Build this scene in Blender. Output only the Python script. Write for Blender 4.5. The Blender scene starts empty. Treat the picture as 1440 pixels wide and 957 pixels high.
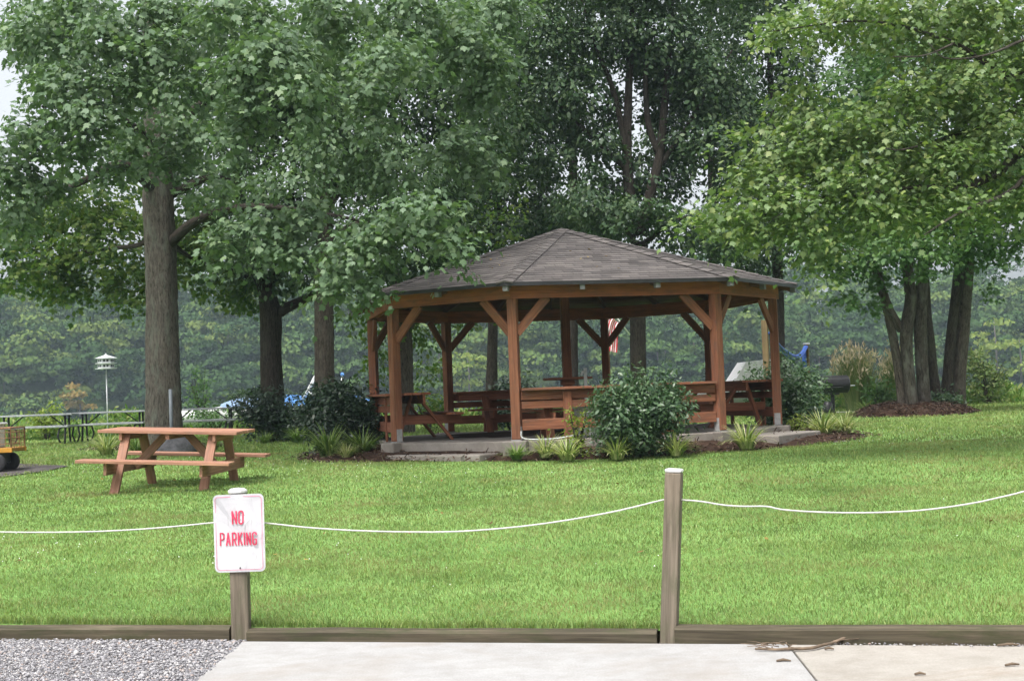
import bpy, math, random
import numpy as np
from mathutils import Vector, Matrix

random.seed(7)
RNG = np.random.default_rng(7)
scene = bpy.context.scene
C = scene.collection

# ------------------------------------------------------------------ camera
F_PX, PITCH, ROLL, EYE = 1959.07, 0.03828, 0.03848, 1.4
cp, sp, cr, sr = math.cos(PITCH), math.sin(PITCH), math.cos(ROLL), math.sin(ROLL)


def P(px, py, Y):
    """world point at distance Y (metres ahead) seen at photo pixel px, py"""
    a, b = px - 720.0, 478.5 - py
    u, v = a * cr + b * sr, -a * sr + b * cr
    dx, dy, dz = u, F_PX * cp - v * sp, F_PX * sp + v * cp
    k = Y / dy
    return Vector((dx * k, Y, EYE + dz * k))


TY = [0, 8.3, 12, 18, 20.5, 25, 32, 42, 46, 52, 60, 75]
TZ = [.0, .065, .19, .36, .44, .50, .55, .55, .40, -.25, -.95, -1.6]


def timber_y(x):
    return 8.34 - .245 * (x + 1.63)


def H(x, y):
    """lawn height"""
    return np.interp(y, TY, TZ) + .018 * np.sin(x * .9 + 1.3) * np.sin(y * .6) * np.clip((y - 9) / 3, 0, 1)


def G(px, py, off=0.0):
    """point of the lawn seen at a photo pixel"""
    lo, hi = 3.0, 60.0
    for Y in np.arange(7.5, 60, .05):
        p = P(px, py, Y)
        if p.z <= H(p.x, p.y) + off:
            return Vector((p.x, p.y, float(H(p.x, p.y))))
    return P(px, py, 45)


# ------------------------------------------------------------------ helpers
class MB:
    """collects boxes, beams, tubes and sheets into one mesh with a grain coordinate per vertex"""

    def __init__(s):
        s.v, s.f, s.g, s.m = [], [], [], []
        s.mat = 0

    def add(s, vs, fs, gs=None):
        o = len(s.v)
        s.v += [tuple(x) for x in vs]
        s.f += [tuple(i + o for i in f) for f in fs]
        s.m += [s.mat] * len(fs)
        s.g += [tuple(x) for x in (gs if gs is not None else vs)]
        return s

    def box(s, c, size, rz=0.0, rot=None):
        """box centred at c; grain runs along its longest side"""
        c = Vector(c)
        hx, hy, hz = [k / 2 for k in size]
        M = rot if rot is not None else Matrix.Rotation(rz, 3, 'Z')
        off = Vector((random.uniform(0, 50), random.uniform(0, 50), random.uniform(0, 50)))
        ax = max(range(3), key=lambda k: size[k])
        order = [ax] + [k for k in range(3) if k != ax]
        vs, gs = [], []
        for i in (-1, 1):
            for j in (-1, 1):
                for k in (-1, 1):
                    l = Vector((i * hx, j * hy, k * hz))
                    vs.append(c + M @ l)
                    gs.append(Vector((l[order[0]], l[order[1]], l[order[2]])) + off)
        fs = [(0, 1, 3, 2), (4, 6, 7, 5), (0, 4, 5, 1), (2, 3, 7, 6), (0, 2, 6, 4), (1, 5, 7, 3)]
        return s.add(vs, fs, gs)

    def beam(s, p0, p1, w, h, up=(0, 0, 1)):
        p0, p1 = Vector(p0), Vector(p1)
        d = p1 - p0
        L = d.length
        x = d.normalized()
        z = Vector(up) - x * x.dot(Vector(up))
        if z.length < 1e-4:
            z = Vector((0, 1, 0)) - x * x.y
        z.normalize()
        y = z.cross(x)
        return s.box((p0 + p1) / 2, (L, w, h), rot=Matrix((x, y, z)).transposed())

    def tube(s, pts, rad, n=8, cap=True, rough=0.0, close=False):
        pts = [Vector(p) for p in pts]
        if not hasattr(rad, '__len__'):
            rad = [rad] * len(pts)
        vs, gs, fs = [], [], []
        t = (pts[1] - pts[0]).normalized()
        a = t.orthogonal().normalized()
        length = 0
        o = random.uniform(0, 40)
        ph = [random.uniform(0, 6.28) for _ in range(4)]
        for i, p in enumerate(pts):
            if i > 0:
                length += (p - pts[i - 1]).length
            t = (pts[min(i + 1, len(pts) - 1)] - pts[max(i - 1, 0)]).normalized()
            a = (a - t * t.dot(a)).normalized()
            b = t.cross(a)
            for k in range(n):
                th = 2 * math.pi * k / n
                r = rad[i]
                if rough:
                    r *= 1 + rough * (math.sin(3 * th + ph[0] + length * .6) * .5 + math.sin(5 * th + ph[1] - length * 1.1) * .4 + random.uniform(-.35, .35))
                vs.append(p + a * (r * math.cos(th)) + b * (r * math.sin(th)))
                gs.append((length + o, math.cos(th) * rad[i], math.sin(th) * rad[i]))
        for i in range(len(pts) - 1):
            for k in range(n):
                k2 = (k + 1) % n
                fs.append((i * n + k, i * n + k2, (i + 1) * n + k2, (i + 1) * n + k))
        if cap:
            fs.append(tuple(range(n))[::-1])
            fs.append(tuple((len(pts) - 1) * n + k for k in range(n)))
        return s.add(vs, fs, gs)

    def lathe(s, c, prof, n=20, axis='Z'):
        """prof: (radius, height) pairs"""
        c = Vector(c)
        vs, fs = [], []
        for (r, h) in prof:
            for k in range(n):
                th = 2 * math.pi * k / n
                if axis == 'Z':
                    l = Vector((r * math.cos(th), r * math.sin(th), h))
                elif axis == 'X':
                    l = Vector((h, r * math.cos(th), r * math.sin(th)))
                else:
                    l = Vector((r * math.cos(th), h, r * math.sin(th)))
                vs.append(c + l)
        for i in range(len(prof) - 1):
            for k in range(n):
                k2 = (k + 1) % n
                fs.append((i * n + k, i * n + k2, (i + 1) * n + k2, (i + 1) * n + k))
        fs.append(tuple(range(n))[::-1])
        fs.append(tuple((len(prof) - 1) * n + k for k in range(n)))
        return s.add(vs, fs)

    def prism(s, poly, z0, z1):
        n = len(poly)
        vs = [(x, y, z0) for x, y in poly] + [(x, y, z1) for x, y in poly]
        fs = [tuple(range(n))[::-1], tuple(range(n, 2 * n))]
        fs += [(i, (i + 1) % n, n + (i + 1) % n, n + i) for i in range(n)]
        return s.add(vs, fs)

    def build(s, name, mats, parent=None, smooth=False, bevel=0.0, origin=None):
        me = bpy.data.meshes.new(name)
        v = s.v
        if origin is not None:
            v = [(a - origin[0], b - origin[1], c - origin[2]) for a, b, c in v]
        me.from_pydata(v, [], s.f)
        at = me.attributes.new('g', 'FLOAT_VECTOR', 'POINT')
        at.data.foreach_set('vector', np.array(s.g, dtype=np.float32).ravel())
        if not isinstance(mats, (list, tuple)):
            mats = [mats]
        for m in mats:
            me.materials.append(m)
        if len(mats) > 1:
            me.polygons.foreach_set('material_index', np.array(s.m, dtype=np.int32))
        if smooth:
            me.polygons.foreach_set('use_smooth', np.ones(len(me.polygons), dtype=bool))
        me.update()
        o = bpy.data.objects.new(name, me)
        C.objects.link(o)
        if origin is not None and parent is None:
            o.location = origin
        if parent is not None:
            o.parent = parent
        if bevel:
            b = o.modifiers.new('edge', 'BEVEL')
            b.width = bevel
            b.segments = 2
            b.limit_method = 'ANGLE'
        return o


def mesh_np(name, verts, faces, mats, parent=None, attrs=None, mat_idx=None, smooth=False):
    """faces: (n,k) array of equal polygons, or list of such arrays"""
    if not isinstance(faces, (list, tuple)):
        faces = [faces]
    me = bpy.data.meshes.new(name)
    verts = np.asarray(verts, dtype=np.float32)
    me.vertices.add(len(verts))
    me.vertices.foreach_set('co', verts.ravel())
    loops = np.concatenate([f.ravel() for f in faces]).astype(np.int32)
    sizes = np.concatenate([np.full(len(f), f.shape[1]) for f in faces]).astype(np.int32)
    starts = np.concatenate([[0], np.cumsum(sizes)[:-1]]).astype(np.int32)
    me.loops.add(len(loops))
    me.loops.foreach_set('vertex_index', loops)
    me.polygons.add(len(sizes))
    me.polygons.foreach_set('loop_start', starts)
    me.polygons.foreach_set('loop_total', sizes)
    if not isinstance(mats, (list, tuple)):
        mats = [mats]
    for m in mats:
        me.materials.append(m)
    if mat_idx is not None:
        me.polygons.foreach_set('material_index', mat_idx.astype(np.int32))
    if smooth:
        me.polygons.foreach_set('use_smooth', np.ones(len(sizes), dtype=bool))
    for k, a in (attrs or {}).items():
        at = me.attributes.new(k, 'FLOAT', 'POINT')
        at.data.foreach_set('value', np.asarray(a, dtype=np.float32))
    me.update(calc_edges=True)
    o = bpy.data.objects.new(name, me)
    C.objects.link(o)
    if parent is not None:
        o.parent = parent
    return o


def thing(name, label, cat, loc=(0, 0, 0), rz=0.0, group=None):
    o = bpy.data.objects.new(name, None)
    o.empty_display_size = .2
    C.objects.link(o)
    o.location = loc
    o.rotation_euler = (0, 0, rz)
    tag(o, label, cat, group)
    return o


def tag(o, label, cat, group=None):
    o['label'] = label
    o['category'] = cat
    if group:
        o['group'] = group
    return o


def kind(o, k, label=None):
    o['kind'] = k
    if label:
        o['label'] = label
    return o


def copy_tree(o, parent=None):
    c = o.copy()
    C.objects.link(c)
    if parent is not None:
        c.parent = parent
    for ch in list(o.children):
        copy_tree(ch, c)
    return c


# ------------------------------------------------------------------ materials
def new_mat(name):
    m = bpy.data.materials.new(name)
    m.use_nodes = True
    nt = m.node_tree
    return m, nt, nt.nodes['Principled BSDF']


def N(nt, t, **kw):
    n = nt.nodes.new(t)
    for k, v in kw.items():
        setattr(n, k, v)
    return n


def ramp(nt, stops, src):
    r = N(nt, 'ShaderNodeValToRGB')
    cr_ = r.color_ramp
    while len(cr_.elements) < len(stops):
        cr_.elements.new(.5)
    for e, (p, c) in zip(cr_.elements, stops):
        e.position = p
        e.color = (*c, 1) if len(c) == 3 else c
    nt.links.new(src, r.inputs[0])
    return r.outputs[0]


def noise(nt, vec, scale, detail=4, rough=.55, dist=0.0):
    n = N(nt, 'ShaderNodeTexNoise')
    n.inputs['Scale'].default_value = scale
    n.inputs['Detail'].default_value = detail
    n.inputs['Roughness'].default_value = rough
    n.inputs['Distortion'].default_value = dist
    if vec is not None:
        nt.links.new(vec, n.inputs['Vector'])
    return n.outputs['Fac']


def mapping(nt, src, scale):
    m = N(nt, 'ShaderNodeMapping')
    m.inputs['Scale'].default_value = scale
    nt.links.new(src, m.inputs['Vector'])
    return m.outputs[0]


def mixc(nt, a, b, f, mode='MIX'):
    m = N(nt, 'ShaderNodeMix', data_type='RGBA', blend_type=mode)
    for src, i in ((f, 0), (a, 6), (b, 7)):
        if isinstance(src, (int, float)):
            m.inputs[i].default_value = src
        elif isinstance(src, tuple):
            m.inputs[i].default_value = (*src, 1)
        else:
            nt.links.new(src, m.inputs[i])
    return m.outputs[2]


def bump(nt, bs, h, strength=.3, dist=.01):
    b = N(nt, 'ShaderNodeBump')
    b.inputs['Strength'].default_value = strength
    b.inputs['Distance'].default_value = dist
    nt.links.new(h, b.inputs['Height'])
    nt.links.new(b.outputs[0], bs.inputs['Normal'])


def attr(nt, name='g'):
    a = N(nt, 'ShaderNodeAttribute', attribute_name=name)
    return a


def wood_mat(name, dark, mid, light, rough=.75, wear=None):
    m, nt, bs = new_mat(name)
    g = attr(nt).outputs['Vector']
    n1 = noise(nt, mapping(nt, g, (1.2, 26, 26)), 1.6, 6, .62, .4)
    n2 = noise(nt, mapping(nt, g, (.5, 2.0, 2.0)), 2.2, 3)
    c = ramp(nt, [(.28, dark), (.5, mid), (.74, light)], n1)
    c = mixc(nt, c, ramp(nt, [(.3, (.55, .55, .55)), (.7, (1.25, 1.2, 1.15))], n2), .6, 'MULTIPLY')
    geo = N(nt, 'ShaderNodeNewGeometry')
    c = mixc(nt, c, ramp(nt, [(0, (.78, .78, .78)), (1, (1.15, 1.12, 1.1))], geo.outputs['Random Per Island']), .8, 'MULTIPLY')
    if wear:
        n3 = noise(nt, mapping(nt, g, (1.5, 5, 5)), 2.6, 5, .65)
        c = mixc(nt, c, wear, ramp(nt, [(.5, (0, 0, 0)), (.68, (.75, .75, .75))], n3))
    nt.links.new(c, bs.inputs['Base Color'])
    bs.inputs['Roughness'].default_value = rough
    bs.inputs['Specular IOR Level'].default_value = .25
    bump(nt, bs, n1, .35, .006)
    return m


def plain_mat(name, col, rough=.5, metal=0.0, var=.25, scale=8.0, spec=.4, bmp=0.0):
    m, nt, bs = new_mat(name)
    tc = N(nt, 'ShaderNodeTexCoord').outputs['Object']
    n = noise(nt, tc, scale, 5, .6)
    lo = tuple(c * (1 - var) for c in col)
    hi = tuple(min(1, c * (1 + var)) for c in col)
    nt.links.new(ramp(nt, [(.3, lo), (.7, hi)], n), bs.inputs['Base Color'])
    bs.inputs['Roughness'].default_value = rough
    bs.inputs['Metallic'].default_value = metal
    bs.inputs['Specular IOR Level'].default_value = spec
    if bmp:
        bump(nt, bs, n, .5, bmp)
    return m


def leaf_mat(name, cols, trans=.32, rough=.5, spec=.3, tcol=None, tint=False, clump=None):
    """per-leaf colour variation, a little gloss and light through the leaf"""
    m, nt, bs = new_mat(name)
    geo = N(nt, 'ShaderNodeNewGeometry')
    st = [(i / (len(cols) - 1), c) for i, c in enumerate(cols)]
    if tint:
        t = attr(nt, 'tint').outputs['Fac']
        mx = N(nt, 'ShaderNodeMath', operation='MULTIPLY_ADD')
        nt.links.new(geo.outputs['Random Per Island'], mx.inputs[0])
        mx.inputs[1].default_value = .3
        nt.links.new(t, mx.inputs[2])
        c = ramp(nt, st, mx.outputs[0])
    else:
        c = ramp(nt, st, geo.outputs['Random Per Island'])
    nt.links.new(c, bs.inputs['Base Color'])
    bs.inputs['Roughness'].default_value = rough
    bs.inputs['Specular IOR Level'].default_value = spec
    tr = N(nt, 'ShaderNodeBsdfTranslucent')
    nt.links.new(mixc(nt, c, tcol or (1.1, 1.3, .55), 1.0, 'MULTIPLY'), tr.inputs['Color'])
    mx = N(nt, 'ShaderNodeMixShader')
    mx.inputs[0].default_value = trans
    nt.links.new(bs.outputs[0], mx.inputs[1])
    nt.links.new(tr.outputs[0], mx.inputs[2])
    nt.links.new(mx.outputs[0], nt.nodes['Material Output'].inputs['Surface'])
    return m


def bark_mat(name, dark, mid, lichen, amt=.5):
    m, nt, bs = new_mat(name)
    g = attr(nt).outputs['Vector']
    n1 = noise(nt, mapping(nt, g, (2.6, 15, 15)), 2.4, 8, .74, .9)
    n2 = noise(nt, mapping(nt, g, (1, 2.5, 2.5)), 2.4, 5, .6)
    c = ramp(nt, [(.38, dark), (.54, mid), (.68, tuple(min(1, k * 1.35) for k in mid))], n1)
    c = mixc(nt, c, lichen, ramp(nt, [(.5, (0, 0, 0)), (.66, (amt, amt, amt))], n2))
    nt.links.new(c, bs.inputs['Base Color'])
    bs.inputs['Roughness'].default_value = .95
    bs.inputs['Specular IOR Level'].default_value = .1
    bump(nt, bs, n1, 1.0, .06)
    return m


M = {}
M['wood'] = wood_mat('stained_redwood', (.115, .047, .027), (.235, .095, .052), (.325, .145, .085), wear=(.12, .07, .05))
M['wood_beam'] = wood_mat('stained_beam', (.19, .066, .032), (.27, .094, .044), (.34, .13, .066), wear=(.15, .07, .045))
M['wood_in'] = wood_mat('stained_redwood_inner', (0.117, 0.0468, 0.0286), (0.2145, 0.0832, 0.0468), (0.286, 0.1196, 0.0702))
M['wood_table'] = wood_mat('faded_redwood', (0.1849, 0.09022, 0.05851), (0.3237, 0.1692, 0.1151), (0.4161, 0.2423, 0.1754), wear=(0.2098, 0.124, 0.08882))
M['wood_weathered'] = wood_mat('weathered_post', (0.07777, 0.06429, 0.0477), (0.1608, 0.1369, 0.1037), (0.2436, 0.2125, 0.1659), wear=(0.08814, 0.08814, 0.05185))
M['timber'] = wood_mat('landscape_timber', (0.03318, 0.02802, 0.01843), (0.07373, 0.06267, 0.04129), (0.118, 0.1032, 0.07226), wear=(0.03686, 0.04276, 0.01622))
M['old_grey_wood'] = wood_mat('old_grey_wood', (.12, .1, .09), (.23, .2, .185), (.34, .31, .29))
M['deck_wood'] = wood_mat('roof_deck_wood', (0.084, 0.0476, 0.0336), (0.154, 0.0868, 0.0602), (0.224, 0.133, 0.0952))
M['yellow_post'] = wood_mat('treated_post', (0.096, 0.066, 0.03), (0.168, 0.12, 0.06), (0.24, 0.186, 0.102))
M['white_paint'] = plain_mat('white_paint', (.6, .6, .58), .5, var=.07)
M['white_plastic'] = plain_mat('white_plastic', (0.555, 0.57, 0.585), .35, var=.06)
M['black_metal'] = plain_mat('black_metal', (.018, .018, .02), .45, var=.4)
M['grey_metal'] = plain_mat('galvanised_metal', (.5, .51, .53), .5, .35, var=.15)
M['post_bracket'] = plain_mat('painted_bracket', (0.275, 0.275, 0.275), .55, var=.2, scale=20)
M['pipe_grey'] = plain_mat('grey_pipe', (0.13, 0.1495, 0.169), .55, var=.15)
M['table_top'] = plain_mat('worn_aluminium', (0.2604, 0.2728, 0.2852), .6, .1, var=.25, scale=5)
M['cart_yellow'] = plain_mat('cart_yellow', (0.385, 0.189, 0.021), .5, var=.25, scale=10)
M['cart_rust'] = plain_mat('cart_mesh', (.2, .1, .05), .7, var=.4, scale=14)
M['rubber'] = plain_mat('rubber', (.022, .022, .024), .8, var=.3)
M['hub'] = plain_mat('wheel_hub', (0.264, 0.275, 0.286), .6, var=.3)
M['blue_tarp'] = plain_mat('blue_canvas', (0.06, 0.18, 0.42), .6, var=.25, scale=4)
M['pale_blue'] = plain_mat('pale_blue_cover', (0.1824, 0.2688, 0.408), .6, var=.2, scale=3)
M['blue_net'] = plain_mat('blue_net', (0.0455, 0.1105, 0.403), .6, var=.2)
M['white_hull'] = plain_mat('white_gelcoat', (0.57, 0.5775, 0.585), .3, var=.06, scale=3)
M['rope'] = plain_mat('white_rope', (0.4913, 0.4913, 0.4552), .85, var=.15, scale=60)
M['stone'] = plain_mat('boulder', (0.06, 0.06, 0.065), .9, var=.5, scale=9, bmp=.02)
M['red_cloth'] = plain_mat('red_cloth', (.55, .04, .05), .8, var=.12)
M['white_cloth'] = plain_mat('white_cloth', (0.7331, 0.7233, 0.7233), .8, var=.06)
M['blue_cloth'] = plain_mat('navy_cloth', (.03, .05, .2), .8, var=.1)
M['bird_white'] = plain_mat('bird_house_white', (0.54, 0.5625, 0.57), .5, var=.06)
M['dark_hole'] = plain_mat('dark_opening', (.03, .035, .04), .9, var=.2)
M['sign_red'] = plain_mat('faded_red_ink', (.6, .045, .1), .5, var=.3, scale=30)
M['sign_border'] = plain_mat('faded_border_ink', (.55, .16, .26), .5, var=.35, scale=30)
M['bolt'] = plain_mat('bolt', (.1, .1, .1), .4, .6)
M['twig'] = plain_mat('dry_twig', (.13, .095, .065), .9, var=.45, scale=20)
M['ridge_wood_end'] = plain_mat('weathered_tail_end', (0.165, 0.165, 0.17), .8, var=.2, scale=14)


def sign_mat():
    m, nt, bs = new_mat('sign_face')
    tc = N(nt, 'ShaderNodeTexCoord').outputs['Object']
    n = noise(nt, tc, 5, 5, .65, .8)
    n2 = noise(nt, mapping(nt, tc, (14, 1, 3)), 3, 5, .7)
    c = ramp(nt, [(.32, (.44, .44, .46)), (.6, (.56, .56, .57))], n)
    c = mixc(nt, c, (.3, .29, .28), ramp(nt, [(.58, (0, 0, 0)), (.72, (.6, .6, .6))], n2))
    nt.links.new(c, bs.inputs['Base Color'])
    bs.inputs['Roughness'].default_value = .38
    return m


M['sign'] = sign_mat()


def shingle_mat():
    m, nt, bs = new_mat('asphalt_shingles')
    g = attr(nt).outputs['Vector']
    fl = N(nt, 'ShaderNodeVectorMath', operation='FLOOR')
    nt.links.new(g, fl.inputs[0])
    wn = N(nt, 'ShaderNodeTexWhiteNoise', noise_dimensions='3D')
    nt.links.new(fl.outputs[0], wn.inputs['Vector'])
    c = ramp(nt, [(0, (.066, .06, .058)), (.5, (.092, .084, .081)), (1, (.125, .114, .108))], wn.outputs['Value'])
    sep = N(nt, 'ShaderNodeSeparateXYZ')
    nt.links.new(g, sep.inputs[0])
    fr = N(nt, 'ShaderNodeMath', operation='FRACT')
    nt.links.new(sep.outputs[0], fr.inputs[0])
    slot = ramp(nt, [(0, (.7, .7, .7)), (.05, (.74, .74, .74)), (.075, (1, 1, 1))], fr.outputs[0])
    c = mixc(nt, c, slot, 1.0, 'MULTIPLY')
    tc = N(nt, 'ShaderNodeTexCoord').outputs['Object']
    st = noise(nt, mapping(nt, tc, (1, 1, .6)), 1.3, 5, .65)
    c = mixc(nt, c, ramp(nt, [(.3, (.68, .68, .7)), (.7, (1.2, 1.17, 1.15))], st), .8, 'MULTIPLY')
    gr = noise(nt, tc, 160, 2, .6)
    c = mixc(nt, c, ramp(nt, [(.35, (.75, .75, .75)), (.65, (1.25, 1.25, 1.25))], gr), .7, 'MULTIPLY')
    nt.links.new(c, bs.inputs['Base Color'])
    bs.inputs['Roughness'].default_value = .92
    bs.inputs['Specular IOR Level'].default_value = .2
    bump(nt, bs, gr, .5, .006)
    return m


M['shingle'] = shingle_mat()


def concrete_mat(name, a, b, stain, amt=.5):
    m, nt, bs = new_mat(name)
    tc = N(nt, 'ShaderNodeTexCoord').outputs['Object']
    n1 = noise(nt, tc, 2.2, 7, .65)
    n2 = noise(nt, tc, 90, 3, .7)
    n3 = noise(nt, mapping(nt, tc, (1, 1, 1)), .85, 6, .68, .8)
    c = ramp(nt, [(.3, a), (.7, b)], n1)
    c = mixc(nt, c, ramp(nt, [(.3, (.74, .74, .74)), (.7, (1.18, 1.18, 1.18))], n2), .6, 'MULTIPLY')
    n4 = noise(nt, tc, 7, 6, .7)
    c = mixc(nt, c, ramp(nt, [(.35, (.84, .82, .79)), (.6, (1.04, 1.04, 1.04))], n4), .7, 'MULTIPLY')
    c = mixc(nt, c, stain, ramp(nt, [(.5, (0, 0, 0)), (.68, (amt, amt, amt))], n3))
    nt.links.new(c, bs.inputs['Base Color'])
    bs.inputs['Roughness'].default_value = .85
    bump(nt, bs, n2, .25, .004)
    return m


M['drive_concrete'] = concrete_mat('drive_concrete', (0.2752, 0.2723, 0.2686), (0.3164, 0.3145, 0.3111), (0.2271, 0.1966, 0.1642), .5)
M['drive_concrete_stained'] = concrete_mat('drive_concrete_stained', (.25, .232, .205), (.325, .305, .275), (.2, .15, .105), .9)
M['slab_concrete'] = concrete_mat('slab_concrete', (0.184, 0.1638, 0.1454), (0.2668, 0.241, 0.2162), (0.1196, 0.1012, 0.0828), .6)


def ground_mat(name, cols, scale, fine=60, bmp=.02):
    m, nt, bs = new_mat(name)
    tc = N(nt, 'ShaderNodeTexCoord').outputs['Object']
    n1 = noise(nt, tc, scale, 6, .65)
    n2 = noise(nt, tc, fine, 4, .7)
    c = ramp(nt, [(.3, cols[0]), (.5, cols[1]), (.7, cols[2])], n1)
    c = mixc(nt, c, ramp(nt, [(.3, (.6, .6, .6)), (.7, (1.35, 1.35, 1.35))], n2), .8, 'MULTIPLY')
    nt.links.new(c, bs.inputs['Base Color'])
    bs.inputs['Roughness'].default_value = .95
    bs.inputs['Specular IOR Level'].default_value = .1
    bump(nt, bs, n2, .6, bmp)
    return m


GRASS_LO, GRASS_MID, GRASS_HI = (.13, .19, .052), (.17, .244, .07), (.218, .29, .1)
M['lawn'] = ground_mat('lawn_soil', ((0.08887, 0.1671, 0.04364), (0.1397, 0.2506, 0.06745), (0.1904, 0.3063, 0.09919)), .5, 45)
M['soil'] = ground_mat('far_soil', ((0.03, 0.046, 0.015), (0.04, 0.069, 0.02), (0.06, 0.0805, 0.03)), .05, 2, .3)
M['gravel_bed'] = ground_mat('gravel_bed', ((.16, .15, .15), (.24, .23, .235), (.33, .32, .32)), 12, 90, .02)
M['mulch'] = ground_mat('mulch_soil', ((0.0238, 0.0144, 0.01008), (0.0408, 0.024, 0.0168), (0.0646, 0.04, 0.0294)), 5, 40, .03)
M['path'] = ground_mat('dark_path', ((.05, .045, .045), (.075, .068, .066), (.11, .1, .095)), 2, 60, .01)
M['walk'] = ground_mat('pale_path', ((.3, .29, .28), (.4, .39, .37), (.45, .44, .42)), 2, 60, .01)


def grass_mat():
    m, nt, bs = new_mat('grass_blades')
    tc = N(nt, 'ShaderNodeTexCoord').outputs['Object']
    n1 = noise(nt, tc, .55, 5, .62)
    n2 = noise(nt, tc, 2.6, 4, .6)
    geo = N(nt, 'ShaderNodeNewGeometry')
    c = ramp(nt, [(.3, GRASS_LO), (.5, GRASS_MID), (.72, GRASS_HI)], n1)
    c = mixc(nt, c, ramp(nt, [(.25, (.72, .78, .8)), (.5, (1, 1, 1)), (.75, (1.2, 1.12, 1.1))], n2), .8, 'MULTIPLY')
    c = mixc(nt, c, ramp(nt, [(0, (.58, .64, .66)), (.45, (.95, .95, .95)), (.85, (1.3, 1.22, 1.2)), (.96, (2.0, 1.5, 2.0))],
                         geo.outputs['Random Per Island']), .9, 'MULTIPLY')
    dry = noise(nt, tc, .9, 4, .6)
    c = mixc(nt, c, (.25, .215, .095), ramp(nt, [(.5, (0, 0, 0)), (.68, (.62, .62, .62))], dry))
    c = mixc(nt, c, (.2, .17, .08), ramp(nt, [(.62, (0, 0, 0)), (.72, (.55, .55, .55))], noise(nt, tc, 3.4, 4, .65)))
    nt.links.new(c, bs.inputs['Base Color'])
    bs.inputs['Roughness'].default_value = .55
    bs.inputs['Specular IOR Level'].default_value = .3
    tr = N(nt, 'ShaderNodeBsdfTranslucent')
    nt.links.new(mixc(nt, c, (1.2, 1.3, .7), 1.0, 'MULTIPLY'), tr.inputs['Color'])
    mx = N(nt, 'ShaderNodeMixShader')
    mx.inputs[0].default_value = .35
    nt.links.new(bs.outputs[0], mx.inputs[1])
    nt.links.new(tr.outputs[0], mx.inputs[2])
    nt.links.new(mx.outputs[0], nt.nodes['Material Output'].inputs['Surface'])
    return m


M['grass'] = grass_mat()


def gravel_mat():
    m, nt, bs = new_mat('gravel_stones')
    geo = N(nt, 'ShaderNodeNewGeometry')
    tc = N(nt, 'ShaderNodeTexCoord').outputs['Object']
    c = ramp(nt, [(0, (.12, .117, .124)), (.35, (.21, .206, .22)), (.7, (.3, .294, .305)), (.9, (.4, .39, .385)), (1, (.28, .21, .175))],
             geo.outputs['Random Per Island'])
    n = noise(nt, tc, 60, 4, .6)
    c = mixc(nt, c, ramp(nt, [(.3, (.75, .75, .75)), (.7, (1.2, 1.2, 1.2))], n), .7, 'MULTIPLY')
    nt.links.new(c, bs.inputs['Base Color'])
    bs.inputs['Roughness'].default_value = .85
    return m


M['gravel'] = gravel_mat()
M['chips'] = leaf_mat('mulch_chips', [(0.032, 0.0176, 0.01176), (0.0608, 0.036, 0.0252), (0.096, 0.064, 0.0462), (0.1536, 0.12, 0.0924)], 0.0, .95, .1)


def water_mat():
    m, nt, bs = new_mat('lake_water')
    tc = N(nt, 'ShaderNodeTexCoord').outputs['Object']
    bs.inputs['Base Color'].default_value = (.03, .045, .045, 1)
    bs.inputs['Roughness'].default_value = .12
    n = noise(nt, mapping(nt, tc, (.35, 1.4, 1)), 1.2, 4, .6)
    bump(nt, bs, n, .35, .15)
    return m


M['water'] = water_mat()

M['bark_big'] = bark_mat('bark_grey_brown', (0.03506, 0.03095, 0.02608), (0.1207, 0.1071, 0.09127), (0.1558, 0.1756, 0.1434), .5)
M['bark_dark'] = bark_mat('bark_dark', (.022, .019, .016), (.06, .05, .042), (.09, .09, .075), .25)
M['bark_oak'] = bark_mat('bark_oak', (.035, .03, .025), (.115, .095, .08), (.15, .145, .12), .4)
M['bark_maple'] = bark_mat('bark_maple', (0.0279, 0.02356, 0.01984), (0.0806, 0.06944, 0.0589), (0.155, 0.155, 0.1302), .7)
M['bark_pale'] = plain_mat('far_trunk_bark', (0.121, 0.11, 0.099), .9, var=.3)

M['leaf_big'] = leaf_mat('maple_leaf_grey_green', [(0.0912, 0.1474, 0.0819), (0.108, 0.172, 0.09594), (0.1248, 0.193, 0.1053), (0.162, 0.2281, 0.1147)], .28, .5, .32)
M['leaf_back'] = leaf_mat('maple_leaf_backlit', [(.05, .1, .03), (.08, .14, .036), (.11, .17, .042), (.16, .2, .055)], .48, .55, .2)
M['leaf_oak'] = leaf_mat('oak_leaf_dark', [(0.03311, 0.06741, 0.03321), (0.04729, 0.08907, 0.04102), (0.06502, 0.1107, 0.04883), (0.08867, 0.1325, 0.05371)], .25, .5, .3)
M['leaf_light'] = leaf_mat('maple_leaf_light', [(0.1074, 0.1708, 0.066), (0.1293, 0.1989, 0.076), (0.1562, 0.227, 0.084), (0.2318, 0.2785, 0.096)], .34, .48, .35)
M['leaf_mid'] = leaf_mat('maple_leaf_mid', [(.05, .11, .035), (.07, .14, .045), (.095, .165, .05)], .33, .5, .3)
M['leaf_far'] = leaf_mat('far_foliage', [(0.01987, 0.0447, 0.01707), (0.03431, 0.07025, 0.02328), (0.04967, 0.09583, 0.02794), (0.07675, 0.1278, 0.03492), (0.1174, 0.1596, 0.0388)], .15, .8, .1, tint=True)
M['leaf_yellow'] = leaf_mat('yellow_green_leaf', [(.13, .19, .03), (.18, .24, .045), (.25, .28, .06)], .4, .5, .2)
M['leaf_orange'] = leaf_mat('early_autumn_leaf', [(.2, .15, .04), (.28, .19, .05), (.2, .19, .06)], .35, .6, .2)
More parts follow.
